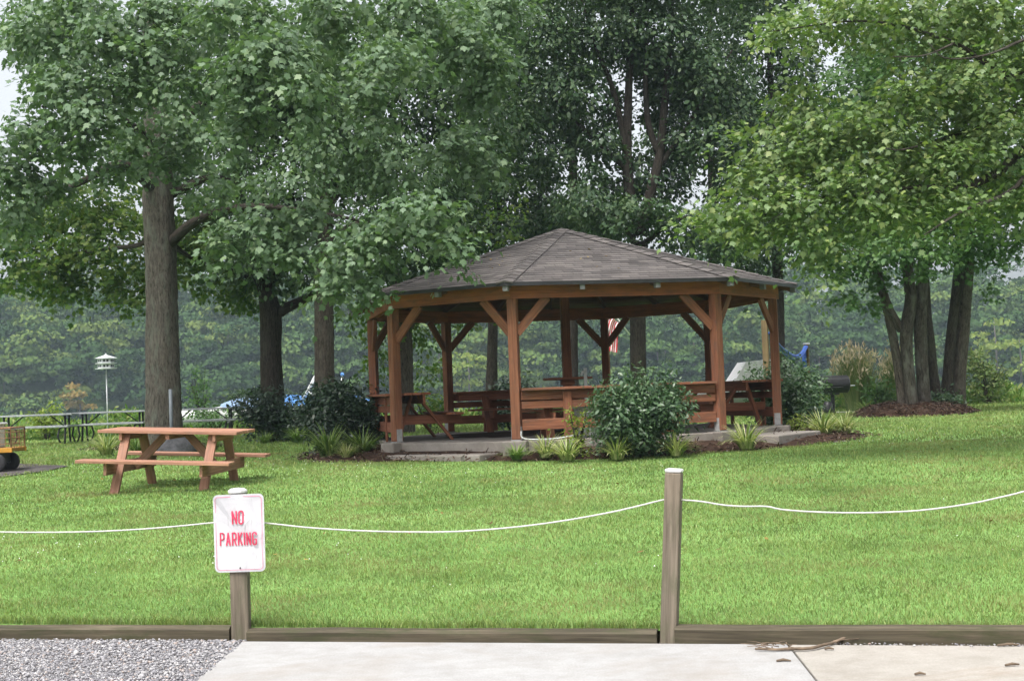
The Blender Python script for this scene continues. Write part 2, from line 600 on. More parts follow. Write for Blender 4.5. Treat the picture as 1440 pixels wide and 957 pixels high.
M['bush'] = leaf_mat('shrub_leaf', [(0.03111, 0.07052, 0.03318), (0.04978, 0.09852, 0.04355), (0.07259, 0.1296, 0.05703), (0.1037, 0.1608, 0.07777)], .2, .38, .5)
M['bush_dark'] = leaf_mat('dark_shrub_leaf', [(.012, .03, .016), (.022, .045, .024), (.035, .06, .032)], .15, .4, .45)
M['strap'] = leaf_mat('variegated_strap_leaf', [(.1, .17, .04), (.2, .26, .08), (.36, .38, .17), (.5, .48, .27)], .3, .45, .4)
M['strap_green'] = leaf_mat('green_strap_leaf', [(0.0625, 0.125, 0.03125), (0.125, 0.2, 0.05), (0.225, 0.2875, 0.0875)], .3, .45, .4)
M['reed'] = leaf_mat('tall_grass_leaf', [(.075, .125, .04), (.12, .17, .055), (.19, .21, .09)], .3, .6, .2)
M['plume'] = leaf_mat('grass_plume', [(.3, .25, .17), (.42, .36, .26)], .3, .8, .1)
M['weed'] = leaf_mat('shore_weeds', [(.07, .14, .03), (.1, .19, .04), (.16, .24, .06), (.24, .26, .09)], .35, .55, .2)
M['clover'] = plain_mat('clover_white', (.7, .7, .66), .8, var=.1)
M['leaf_litter'] = leaf_mat('leaf_litter', [(.1, .06, .03), (.2, .13, .05), (.3, .22, .07)], .2, .8, .1)

# ------------------------------------------------------------------ foliage
MAPLE = np.array([(0, 0), (.2, -.1), (.23, .08), (.52, .14), (.4, .3), (.56, .58), (.27, .52), (.17, .72), (0, 1.0),
                  (-.17, .72), (-.27, .52), (-.56, .58), (-.4, .3), (-.52, .14), (-.23, .08), (-.2, -.1)])
OAK = np.array([(0, 0), (.2, .2), (.3, .5), (.17, .8), (0, 1.0), (-.17, .8), (-.3, .5), (-.2, .2)])
LANCE = np.array([(0, 0), (.2, .3), (.17, .65), (0, 1.0), (-.17, .65), (-.2, .3)])
RHOMB = np.array([(0, 0), (.42, .45), (0, 1.0), (-.42, .45)])


def unit(a):
    return a / np.maximum(np.linalg.norm(a, axis=-1, keepdims=True), 1e-6)


def leaf_mesh(pos, dirs, nrm, size, shape, fold=.22, curl=.18):
    """one polygon per leaf; returns verts, faces"""
    n, k = len(pos), len(shape)
    d = unit(dirs)
    s = unit(np.cross(d, nrm))
    u = np.cross(s, d)
    x, y = shape[:, 0], shape[:, 1]
    z = -fold * np.abs(x) - curl * y * y
    sz = size[:, None, None]
    v = pos[:, None, :] + sz * (s[:, None, :] * x[None, :, None] + d[:, None, :] * y[None, :, None] + u[:, None, :] * z[None, :, None])
    f = np.arange(n * k).reshape(n, k)
    return v.reshape(-1, 3), f


def vnoise(p, seed=0):
    """cheap smooth 3D noise in 0..1"""
    r = np.random.default_rng(seed)
    out = np.zeros(len(p))
    for i in range(6):
        w = r.normal(size=3)
        w /= np.linalg.norm(w)
        w *= (1.0 + i * .55)
        out += np.sin(p @ w + r.uniform(0, 6.28)) / (1 + i * .35)
    return .5 + out / 5.0


def lobes_leaves(lobes, leaf, shape, lai, rng, per=13, twig=.6, spread=.24, droop=.35, thin=0.0, seed=1,
                 upw=.8, outw=.55, rndw=.45, flat=.75):
    """lobes: (centre xyz, radii abc). Leaves sit along twigs placed mostly in the outer shell of each lobe."""
    P_, D_, N_, S_ = [], [], [], []
    area1 = .5 * leaf * leaf
    for (c, r) in lobes:
        c, r = np.array(c), np.array(r)
        proj = math.pi * (r[0] * r[2] + r[0] * r[1] + r[1] * r[2]) / 3
        ns = max(3, int(lai * proj / area1 / per))
        q = unit(rng.normal(size=(ns, 3)))
        rad = .35 + .68 * rng.random(ns) ** .55
        sc = c + q * rad[:, None] * r
        if thin > 0:
            keep = vnoise(sc * 1.1, seed) > thin
            sc, q = sc[keep], q[keep]
            ns = len(sc)
        if ns == 0:
            continue
        out = unit(q / r)
        tw = out * np.array([1, 1, .35]) + rng.normal(size=(ns, 3)) * .45
        tw[:, 2] -= droop
        tw = unit(tw)
        side = unit(np.cross(tw, np.array([0, 0, 1.0])) + rng.normal(size=(ns, 3)) * .15)
        t = rng.random((ns, per))
        w = rng.normal(size=(ns, per)) * spread * (.35 + .65 * t)
        base = sc[:, None, :] + tw[:, None, :] * ((t - .6) * twig)[:, :, None] + side[:, None, :] * w[:, :, None]
        base += rng.normal(size=base.shape) * .06
        base[:, :, 2] -= .16 * t * t * twig + .2 * np.abs(w) * flat
        dr = tw[:, None, :] * .6 + side[:, None, :] * np.sign(w)[:, :, None] * .6 + rng.normal(size=base.shape) * .4
        dr[:, :, 2] -= .35
        nm = (np.array([0, 0, upw]) + out[:, None, :] * outw + rng.normal(size=(ns, 1, 3)) * rndw * .7
              + side[:, None, :] * w[:, :, None] * .9 + rng.normal(size=base.shape) * rndw * .45)
        P_.append(base.reshape(-1, 3))
        D_.append(dr.reshape(-1, 3))
        N_.append(nm.reshape(-1, 3))
        S_.append(leaf * rng.uniform(.5, 1.3, ns * per))
    return leaf_mesh(np.concatenate(P_), np.concatenate(D_), np.concatenate(N_), np.concatenate(S_), shape)


def pl(px, py, Y, rx, ry, rz):
    """a crown lobe measured in the photograph: pixel centre, distance, pixel half sizes, depth half size in metres"""
    p = P(px, py, Y)
    return ((p.x, p.y, p.z), (rx * Y / F_PX, rz, ry * Y / F_PX))


def smooth_path(pts, n=6):
    """Catmull-Rom through (x,y,z,r)"""
    pts = [np.array(p, float) for p in pts]
    pts = [2 * pts[0] - pts[1]] + pts + [2 * pts[-1] - pts[-2]]
    out = []
    for i in range(1, len(pts) - 2):
        for t in np.arange(n) / n:
            a, b, c, d = pts[i - 1:i + 3]
            out.append(.5 * (2 * b + (c - a) * t + (2 * a - 5 * b + 4 * c - d) * t * t + (3 * b - a - 3 * c + d) * t ** 3))
    out.append(pts[-2])
    return out


def trunk_mesh(mb, path, n=14, rough=.06, sub=6):
    sp_ = smooth_path(path, sub)
    mb.tube([p[:3] for p in sp_], [max(.006, p[3]) for p in sp_], n, True, rough)


def tp(px, py, Y, r):
    p = P(px, py, Y)
    return (p.x, p.y, p.z, r)


def make_tree(name, label, root, trunks, limbs, crowns, bark, sides=16, twigs=True):
    """root: base point; trunks/limbs: paths of (x,y,z,r) in world; crowns: (lobes, material, leaf args)"""
    R = thing(name, label, 'tree', root)
    o = np.array(root)
    for k_, t in enumerate(trunks):
        mb = MB()
        trunk_mesh(mb, t, sides, .09 if sides > 20 else .06, 12)
        mb.build('trunk', bark[k_] if isinstance(bark, list) else bark, R, smooth=True, origin=root)
    mb = MB()
    for l in limbs:
        trunk_mesh(mb, l, 8, .05, 6)
    if mb.v:
        mb.build('limb', M['bark_dark'] if sides > 20 else (bark[0] if isinstance(bark, list) else bark), R, smooth=True, origin=root)
    for (lobes, mat, kw, seed) in crowns:
        v, f = lobes_leaves(lobes, rng=np.random.default_rng(seed), **kw)
        mesh_np('crown', v - o, f, mat, R)
    return R


# ================================================================== SETTING
def sheet(name, xs, ys, hf, mat):
    X, Y = np.meshgrid(xs, ys)
    Z = hf(X, Y)
    v = np.stack([X, Y, Z], -1).reshape(-1, 3)
    nx, ny = len(xs), len(ys)
    i = np.arange(nx * ny).reshape(ny, nx)
    f = np.stack([i[:-1, :-1], i[:-1, 1:], i[1:, 1:], i[1:, :-1]], -1).reshape(-1, 4)
    return mesh_np(name, v, f, mat, smooth=True)


# lawn: rows run from the timber edge back to the lake bed
xs = np.linspace(-48, 48, 193)
ts = np.linspace(0, 1, 150) ** 1.7
Xg = np.tile(xs, (len(ts), 1))
Y0 = timber_y(np.clip(Xg, -9, 9)) + .02
Yg = Y0 + ts[:, None] * (75 - Y0)
Zg = H(Xg, Yg)
i_ = np.arange(Xg.size).reshape(Xg.shape)
lawn = mesh_np('lawn', np.stack([Xg, Yg, Zg], -1).reshape(-1, 3),
               np.stack([i_[:-1, :-1], i_[:-1, 1:], i_[1:, 1:], i_[1:, :-1]], -1).reshape(-1, 4), M['lawn'], smooth=True)
kind(lawn, 'structure')
kind(sheet('ground', np.linspace(-900, 900, 3), np.linspace(-60, 1500, 3), lambda x, y: x * 0 - 3.0, M['soil']), 'structure')
kind(sheet('lake_water', np.linspace(-500, 500, 3), np.linspace(47, 262, 3), lambda x, y: x * 0 - .6, M['water']), 'structure')


def hill_h(x, y):
    s = np.interp(x, [-160, -60, 0, 60, 160], [1.35, 1.25, 1.05, .8, .75])
    return -1.0 + np.interp(y, [236, 246, 300, 340, 420, 700], [0, 1.2, 14.5, 20, 26, 30]) * s


kind(sheet('far_hill', np.linspace(-420, 420, 60), np.linspace(236, 700, 40), hill_h, M['soil']), 'structure')

# parking side: gravel bed sheet, then the concrete slabs
gb = MB()
gb.add([(-30, -12, -.012), (30, -12, -.012), (30, timber_y(9) - .02, -.012), (9, timber_y(9) - .02, -.012), (-9, timber_y(-9) - .02, -.012), (-30, timber_y(-9) - .02, -.012)],
       [(0, 1, 2, 3, 4, 5)])
kind(gb.build('gravel_ground', M['gravel_bed']), 'structure')


def flat(px, py, z=0.0):
    for Y in np.arange(3.5, 40, .005):
        p = P(px, py, Y)
        if p.z <= z:
            return p
    return p


ca, cb = flat(347, 899), flat(277, 957)
d_edge = (cb - ca).normalized()
ja, jb = flat(1105, 905), flat(1146, 957)
d_joint = (jb - ja).normalized()


def far_edge(x):
    return timber_y(x) - .1


e0 = Vector((ca.x, far_edge(ca.x), 0))
e1 = ca + d_edge * 12
j0 = Vector((ja.x, far_edge(ja.x), 0))
j1 = ja + d_joint * 12
r0 = Vector((9, far_edge(9) + .02, 0))
gap = .006
mb = MB()
mb.prism([(e0.x, e0.y), (e1.x, e1.y), (j1.x - gap, j1.y), (j0.x - gap, j0.y)], -.1, .012)
s1 = mb.build('drive_slab', M['drive_concrete'], bevel=.006)
kind(s1, 'structure')
mb = MB()
mb.prism([(j0.x + gap, j0.y), (j1.x + gap, j1.y), (14, j1.y), (14, r0.y), (r0.x, r0.y)], -.1, .009)
s2 = mb.build('drive_slab_stained', M['drive_concrete_stained'], bevel=.006)
kind(s2, 'structure')

# ---------------------------------------------------------------- grass (stuff)
def grass_blades():
    rng = np.random.default_rng(11)
    xs_, ys_, hh, ww = [], [], [], []
    for (ya, yb, dens, h, w) in ((7.0, 11, 5200, .03, .004), (11, 15, 2700, .032, .006), (15, 21, 1150, .036, .0095), (21, 30, 380, .05, .015), (30, 44, 150, .055, .026)):
        hw = yb * .385 + .6
        n = int(dens * 2 * hw * (yb - ya))
        x = rng.uniform(-hw, hw, n)
        y = rng.uniform(ya, yb, n)
        k = (np.abs(x) < y * .385 + .6) & (y > timber_y(x) + .05)
        # clumpy sward
        q = np.stack([x * 5, y * 5, x * 0], -1)
        k &= rng.random(n) < np.clip(.6 + .5 * vnoise(q, 3), .3, 1)
        x, y = x[k], y[k]
        xs_.append(x)
        ys_.append(y)
        c = np.clip(.78 + .4 * vnoise(np.stack([x * 3.1, y * 3.1, x * 0], -1), 5), .5, 1.3)
        hh.append(h * rng.uniform(.55, 1.3, len(x)) * c)
        ww.append(w * rng.uniform(.7, 1.3, len(x)))
    x, y, h, w = map(np.concatenate, (xs_, ys_, hh, ww))
    # longer uncut fringe along the timbers
    n = 9000
    fx = rng.uniform(-4.4, 4.2, n)
    fy = timber_y(fx) + .05 + np.abs(rng.normal(size=n)) * .06
    x, y = np.concatenate([x, fx]), np.concatenate([y, fy])
    h = np.concatenate([h, rng.uniform(.025, .07, n)])
    w = np.concatenate([w, rng.uniform(.003, .005, n)])
    # keep blades out of paths, beds and slab
    keep = np.ones(len(x), bool)
    for (cx, cy, ax, ay) in BARE:
        keep &= ((x - cx) / ax) ** 2 + ((y - cy) / ay) ** 2 > 1
    x, y, h, w = x[keep], y[keep], h[keep], w[keep]
    n = len(x)
    z = H(x, y) - .004
    a = rng.uniform(0, 6.283, n)
    lean = rng.uniform(.15, 1.0, n) * h
    la = rng.uniform(0, 6.283, n)
    b = np.stack([x, y, z], -1)
    s = np.stack([np.cos(a), np.sin(a), a * 0], -1) * (w / 2)[:, None]
    l = np.stack([np.cos(la) * lean, np.sin(la) * lean, a * 0], -1)
    up = np.stack([a * 0, a * 0, h], -1)
    mid = b + l * .3 + up * .6
    tip = b + l + up * .95
    v = np.stack([b - s, b + s, mid + s * .8, mid - s * .8, tip], 1).reshape(-1, 3)
    i = np.arange(n)[:, None] * 5
    o = mesh_np('grass', v, [i + np.array([[0, 1, 2, 3]]), i + np.array([[3, 2, 4]])], M['grass'])
    return kind(o, 'stuff', 'short mown green lawn grass')


# ---------------------------------------------------------------- gazebo layout
YC = 24.2
XC, RG = .03864 * YC, .14738 * YC
TH, DA = -1.75925, .06987
SLAB_Z = EYE - .02917 * YC
ANG = [TH + i * math.pi / 4 + (DA if i % 2 else -DA) for i in range(8)]


def gv(i, r=RG):
    a = ANG[i % 8]
    return Vector((r * math.cos(a), r * math.sin(a), 0))


BARE = [(XC, YC, RG + .15, RG + .15)]


def gazebo():
    g = thing('gazebo', 'large eight sided open wooden gazebo with shingled roof and redwood posts', 'gazebo', (XC, YC, SLAB_Z))
    hb, bh = .0879 * YC, .235        # beam underside, beam depth
    # slab, footings and steps
    mb = MB()
    mb.prism([tuple(gv(i, RG + .1)[:2]) for i in range(8)], -.4, 0)
    mb.build('floor_slab', M['slab_concrete'], g, bevel=.015)
    for i in range(8):
        p = gv(i, RG + .02)
        mb = MB()
        mb.box((p.x, p.y, -.215), (.36, .36, .45), ANG[i])
        mb.build('footing', M['slab_concrete'], g, bevel=.015)
    for (i, j, w, out, top) in ((1, 2, 1.75, .75, -.075), (7, 0, 1.75, .55, -.16)):
        m_ = (gv(i, RG) + gv(j, RG)) / 2
        n = m_.normalized()
        rz = math.atan2(n.y, n.x)
        mb = MB()
        mb.box(m_ + n * (out / 2 + .09) + Vector((0, 0, top - .15)), (out, w, .3), rz)
        mb.build('step', M['slab_concrete'], g, bevel=.02)
    m_ = gv(2, RG + .62) * .62 + gv(1, RG + .62) * .38
    mb = MB()
    mb.box((m_.x + .42, m_.y - .3, -.29), (.75, .42, .12), .1)
    mb.build('step', M['slab_concrete'], g, bevel=.015)
    # posts
    for i in range(8):
        p = gv(i)
        mb = MB()
        mb.beam((p.x, p.y, .03), (p.x, p.y, hb), .14, .14, up=(math.cos(ANG[i]), math.sin(ANG[i]), 0))
        po = mb.build('post', M['wood'], g, bevel=.006)
        mb = MB()
        for sx in (-1, 1):
            t = Vector((-math.sin(ANG[i]), math.cos(ANG[i]), 0)) * (.074 * sx)
            mb.box((p.x + t.x, p.y + t.y, .11), (.1, .008, .22), ANG[i])
        mb.box((p.x, p.y, .012), (.14, .156, .024), ANG[i])
        mb.build('post_base', M['post_bracket'], po)
    # ring beams, mitred at the corners
    for i in range(8):
        a_o, b_o = gv(i, RG + .105), gv(i + 1, RG + .105)
        a_i, b_i = gv(i, RG + .05), gv(i + 1, RG + .05)
        mb = MB()
        L = (b_o - a_o).length
        off = random.uniform(0, 30)
        vs, gs = [], []
        for z in (hb - .01, hb + bh - .01):
            for p, u, w in ((a_o, 0, 0), (b_o, L, 0), (b_i, L, .05), (a_i, 0, .05)):
                q = p * .9995 if False else p
                vs.append((q.x, q.y, z))
                gs.append((u + off, w + off, z))
        mb.add(vs, [(3, 2, 1, 0), (4, 5, 6, 7), (0, 1, 5, 4), (1, 2, 6, 5), (2, 3, 7, 6), (3, 0, 4, 7)], gs)
        # inner doubled plate
        a2, b2 = gv(i, RG - .06), gv(i + 1, RG - .06)
        mb.beam((a2.x, a2.y, hb + bh * .45), (b2.x, b2.y, hb + bh * .45), .04, bh * .8)
        mb.build('beam', M['wood_beam'], g)
    # knee braces
    for i in range(8):
        for j in (i - 1, i + 1):
            p, q = gv(i), gv(j)
            d = (q - p).normalized()
            mb = MB()
            mb.beam(p + d * .05 + Vector((0, 0, hb - .52)), p + d * .53 + Vector((0, 0, hb + .005)), .05, .13)
            mb.build('brace', M['wood'], g, bevel=.004)
    # roof: apex and eave
    za, re = 3.53, RG + .4
    ze = 2.335
    apex = Vector((0, 0, za))
    corners = [gv(i, re) + Vector((0, 0, ze)) for i in range(8)]
    mb = MB()
    nC = 27
    for i in range(8):
        c0, c1 = corners[i], corners[(i + 1) % 8]
        nrm = (c1 - c0).cross(apex - c0).normalized()
        if nrm.z < 0:
            nrm = -nrm
        e = (c1 - c0).normalized()
        ro = random.uniform(0, 100)
        for k in range(nC):
            s0, s1 = k / nC, min(1.0, (k + 1.0) / nC)
            l0, l1 = c0.lerp(apex, s0), c1.lerp(apex, s0)
            u0, u1 = c0.lerp(apex, s1), c1.lerp(apex, s1)
            t0 = .009 + random.uniform(-.002, .002)
            w = lambda p: ((p - c0).dot(e) / .3 + k * .37 + ro)
            kk = k + .5 + i * 40
            mb.add([l0 + nrm * t0, l1 + nrm * t0, u1 + nrm * .003, u0 + nrm * .003, l0, l1],
                   [(0, 1, 2, 3), (4, 5, 1, 0)],
                   [(w(l0), kk, 1.5), (w(l1), kk, 1.5), (w(u1), kk, 1.5), (w(u0), kk, 1.5), (w(l0), kk, 1.5), (w(l1), kk, 1.5)])
    roof = mb.build('roof', M['shingle'], g)
    for i in range(8):
        c0 = corners[i]
        d = apex - c0
        L = d.length
        dn = d.normalized()
        s = dn.cross(Vector((0, 0, 1))).normalized()
        up = s.cross(dn)
        mb = MB()
        np_ = 19
        for k in range(np_):
            a = c0 + dn * (L * k / np_ - .01)
            b = c0 + dn * (L * (k + 1.12) / np_)
            if (b - c0).length > L:
                b = apex + Vector((0, 0, .004))
            hw, dr = .13, .026
            kk = k + .5 + i * 30
            g0 = k * 1.0 + .3
            vs = [a - s * hw + up * (.034 - dr), a + up * .038, a + s * hw + up * (.034 - dr),
                  b - s * hw + up * (.022 - dr), b + up * .024, b + s * hw + up * (.022 - dr),
                  a - s * hw + up * (.012 - dr), a + s * hw + up * (.012 - dr), a + up * .012]
            mb.add(vs, [(0, 1, 4, 3), (1, 2, 5, 4), (6, 8, 1, 0), (8, 7, 2, 1)], [(g0 + .2, kk, 3.5)] * 9)
        mb.build('hip_cap', M['shingle'], roof)
    # decking and drip edge under the shingles
    mb = MB()
    for i in range(8):
        c0, c1 = corners[i] * 1.0, corners[(i + 1) % 8] * 1.0
        dz = Vector((0, 0, -.028))
        dz0 = Vector((0, 0, -.003))
        nb = 22
        for k in range(nb):
            s0, s1 = k / nb, (k + .97) / nb
            l0, l1 = c0.lerp(apex, s0) + dz, c1.lerp(apex, s0) + dz
            u0, u1 = c0.lerp(apex, s1) + dz, c1.lerp(apex, s1) + dz
            o_ = random.uniform(0, 60)
            L = (l1 - l0).length
            mb.add([l0, l1, u1, u0], [(3, 2, 1, 0)], [(o_, o_, 0), (o_ + L, o_, 0), (o_ + L, o_ + .17, 0), (o_, o_ + .17, 0)])
        mb.add([c0 + dz, c1 + dz, c1 + dz0, c0 + dz0], [(0, 1, 2, 3)])
    mb.build('roof_deck', M['deck_wood'], roof)
    mb = MB()
    for i in range(8):
        a_, b_ = corners[i], corners[(i + 1) % 8]
        n = ((a_ + b_) / 2)
        n.z = 0
        n.normalize()
        mb.beam(a_ + n * .008 + Vector((0, 0, -.02)), b_ + n * .008 + Vector((0, 0, -.02)), .012, .055)
    mb.build('drip_edge', M['black_metal'], roof)
    # rafters: one at each corner, two on the wide sides, one on the narrow sides
    slope = (za - ze) / re
    spots = [(gv(i, 1.0).normalized(), re) for i in range(8)]
    for i in range(8):
        fr = (1 / 3, 2 / 3) if i % 2 == 0 else (.5,)
        for t in fr:
            p = gv(i, re).lerp(gv(i + 1, re), t)
            spots.append((p.normalized(), p.length))
    for (d, rl) in spots:
        zt = za - .05 - .04
        ztip = ze - .03 - .05
        p1 = d * (rl - .05) + Vector((0, 0, ztip + .01))
        p0 = d * .12 + Vector((0, 0, zt - .02))
        mb = MB()
        mb.beam(p0, p1, .045, .1)
        ra = mb.build('rafter', M['deck_wood'], g)
        mb = MB()
        q = d * (rl - .06)
        mb.box((q.x, q.y, ztip + .012), (.085, .075, .105), math.atan2(d.y, d.x))
        mb.build('tail_cap', M['ridge_wood_end'], ra, bevel=.004)
    # purlin ring half way up
    mb = MB()
    for i in range(8):
        for rr in (1.5, 2.6):
            a, b = gv(i, rr), gv(i + 1, rr)
            z = za - rr * slope - .16
            mb.beam((a.x, a.y, z), (b.x, b.y, z), .04, .09)
    mb.build('purlin_ring', M['deck_wood'], g)
    # centre post with a bar shelf round it
    mb = MB()
    mb.beam((0, 0, 0), (0, 0, za - .12), .14, .14, up=(1, .2, 0))
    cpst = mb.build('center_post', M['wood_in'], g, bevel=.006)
    mb = MB()
    mb.box((0, 0, .935), (.8, .5, .04), .1)
    mb.box((0, 0, .87), (.22, .22, .09), .1)
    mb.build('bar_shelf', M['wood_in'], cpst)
    # tables built in along the four wide sides
    for i in (0, 2, 4, 6):
        a, b = gv(i), gv(i + 1)
        m_ = (a + b) / 2
        L = (b - a).length - .15
        n = m_.normalized()
        t = bpy.data.objects.new('built_in_table', None)
        C.objects.link(t)
        t.parent = g
        t.location = m_
        t.rotation_euler = (0, 0, math.atan2(n.y, n.x) - math.pi / 2)      # local +Y points outwards
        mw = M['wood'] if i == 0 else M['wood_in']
        mb = MB()
        for k in range(5):
            mb.box((random.uniform(-.01, .01), -.5 + k * .147, .765), (L, .139, .038))
        mb.build('tabletop', mw, t, bevel=.004)
        mb = MB()
        mb.box((0, .03, .675), (L, .038, .14))
        mb.box((0, -.47, .675), (L - .1, .038, .14))
        mb.build('apron', mw, t, bevel=.004)
        mb = MB()
        mb.box((0, .035, .53), (L, .038, .11))
        mb.box((0, .035, .24), (L, .038, .16))
        mb.build('rail', mw, t, bevel=.004)
        mb = MB()
        for k in range(2):
            mb.box((0, -1.05 + k * .145, .43), (L - .3, .138, .038))
        mb.build('bench', mw, t, bevel=.004)
        for u in (-L / 2 + .55, L / 2 - .55):
            mb = MB()
            mb.beam((u, -.42, .74), (u, -.98, .0), .045, .13, up=(1, 0, 0))
            mb.beam((u + .046, -1.15, .34), (u + .046, .01, .34), .04, .14)
            mb.beam((u + .09, -.34, .74), (u + .09, -.1, 0), .045, .13, up=(1, 0, 0))
            mb.build('leg', mw, t, bevel=.004)
        for u in (-L * .23, L * .27):
            mb = MB()
            mb.box((u, .062, .36), (.13, .03, .71))
            mb.build('upright', mw, t, bevel=.004)
    return g


GZ = gazebo()


def gz_world(v):
    return Vector((XC + v.x, YC + v.y, SLAB_Z + v.z))


# ---------------------------------------------------------------- mulch beds
def bed(name, outline, rise, label_chips, n_chips, seed, skip=None):
    """mounded planting bed inside an outline of world points"""
    pts = [Vector((p[0], p[1], 0)) for p in outline]
    c = sum(pts, Vector()) / len(pts)
    vs, fs = [(c.x, c.y, float(H(c.x, c.y)) + rise)], []
    n = len(pts)
    rings = 7
    rr = random.Random(seed)
    for r in range(1, rings + 1):
        t = r / rings
        for p in pts:
            q = c.lerp(p, t * (1 + (rr.uniform(-.03, .03) if r == rings else 0)))
            z = float(H(q.x, q.y)) + rise * (1 - t ** 3.6) + .012 - (.03 if r == rings else 0) + rr.uniform(-.01, .01)
            vs.append((q.x, q.y, z))
    for k in range(n):
        fs.append((0, 1 + k, 1 + (k + 1) % n))
    for r in range(rings - 1):
        for k in range(n):
            a, b = 1 + r * n + k, 1 + r * n + (k + 1) % n
            fs.append((a, b, b + n, a + n))
    mb = MB()
    mb.add(vs, fs)
    o = mb.build(name, M['mulch'], smooth=True)
    kind(o, 'structure')
    rng = np.random.default_rng(seed)
    # shredded bark on it
    k = rng.integers(0, n, n_chips)
    t = rng.random(n_chips) ** .5
    w = rng.random(n_chips)
    pa = np.array([p[:2] for p in pts])
    pb = np.roll(pa, -1, 0)
    edge = pa[k] * (1 - w)[:, None] + pb[k] * w[:, None]
    cc = np.array(c[:2])
    xy = cc + (edge - cc) * (t * 1.02)[:, None]
    z = H(xy[:, 0], xy[:, 1]) + rise * (1 - t ** 3.6) + rng.uniform(.012, .035, n_chips)
    if skip is not None:
        m_ = skip(xy)
        xy, z = xy[~m_], z[~m_]
    nn = len(z)
    pos = np.concatenate([xy, z[:, None]], 1)
    d = rng.normal(size=(nn, 3)) * [1, 1, .3]
    nm = rng.normal(size=(nn, 3)) * .35 + [0, 0, 1]
    v, f = leaf_mesh(pos, d, nm, rng.uniform(.04, .1, nn), np.array([(-.12, 0), (.12, 0), (.09, 1), (-.1, 1)]), 0, .1)
    ch = mesh_np(name + '_chips', v, f, M['chips'])
    kind(ch, 'stuff', label_chips)
    return o


def ring_outline(margins):
    out = []
    for k in range(48):
        a = 2 * math.pi * k / 48
        am = np.interp(a, [m[0] for m in margins], [m[1] for m in margins])
        out.append((XC + math.cos(a) * am, YC + math.sin(a) * am))
    return out


# radius of the bed round the gazebo by direction (0 = right, 1.5 pi = towards the camera)
bed_r = [(0, 4.9), (.6, 4.6), (1.57, 4.4), (2.6, 4.5), (3.14, 4.7), (3.6, 4.85), (4.0, 4.3), (4.4, 4.15), (4.712, 4.25), (5.1, 4.45), (5.5, 4.6), (5.9, 5.0), (6.1, 5.2), (6.283, 4.9)]
RB = ring_outline(bed_r)
bed('mulch_bed', RB, .2, 'shredded brown mulch round the gazebo', 9000, 21,
    skip=lambda xy: (xy[:, 0] - XC) ** 2 + (xy[:, 1] - YC) ** 2 < (RG + .0) ** 2)
for k in range(0, 48, 2):
    BARE.append(((RB[k][0] - XC) * .88 + XC, (RB[k][1] - YC) * .88 + YC, .5, .5))
tc_ = Vector((P(1295, 580, 32.0).x, 31.9, 0))
bed('tree_mulch', [(tc_.x + 1.5 * math.cos(a) * (1 + .12 * math.sin(2 * a)), tc_.y + .6 + 1.4 * math.sin(a)) for a in np.linspace(0, 6.2832, 36, endpoint=False)],
    .3, 'shredded brown mulch round the right hand maples', 3500, 22)
BARE.append((tc_.x, tc_.y + .6, 1.45, 1.36))
lc_ = G(200, 632)
bed('left_mulch', [(lc_.x + .1 + 1.6 * math.cos(a), lc_.y + .5 + .9 * math.sin(a)) for a in np.linspace(0, 6.2832, 30, endpoint=False)],
    .06, 'shredded mulch round the big left tree', 1500, 23)
bc_ = G(415, 603)
bed('shrub_mulch', [(bc_.x + 1.5 * math.cos(a), bc_.y + 1.3 + .9 * math.sin(a)) for a in np.linspace(0, 6.2832, 30, endpoint=False)],
    .06, 'shredded mulch under the dark shrubs', 1500, 24)
BARE.append((bc_.x, bc_.y + 1.3, 1.4, .85))
# dark path patch under the cart and pale walk by the grill
pa = [G(-140, 655), G(20, 652), G(98, 656), G(60, 664), G(0, 672), G(-140, 690)]
mb = MB()
mb.add([(p.x, p.y, p.z + .018) for p in pa], [tuple(range(6))[::-1]])
kind(mb.build('dark_path', M['path']), 'structure')
cc_ = sum(pa, Vector()) / 6
for q in pa[1:5]:
    BARE.append(((q.x + cc_.x) / 2, (q.y + cc_.y) / 2, abs(q.x - cc_.x) / 2 + .15, .45))
g0, g1 = G(1140, 583), G(1235, 577)
mb = MB()
mb.box(((g0.x + g1.x) / 2, (g0.y + g1.y) / 2 + .3, float(H(g0.x, g0.y)) - .02), (3.2, .9, .09), .1)
kind(mb.build('pale_path', M['walk']), 'structure')

grass_blades()

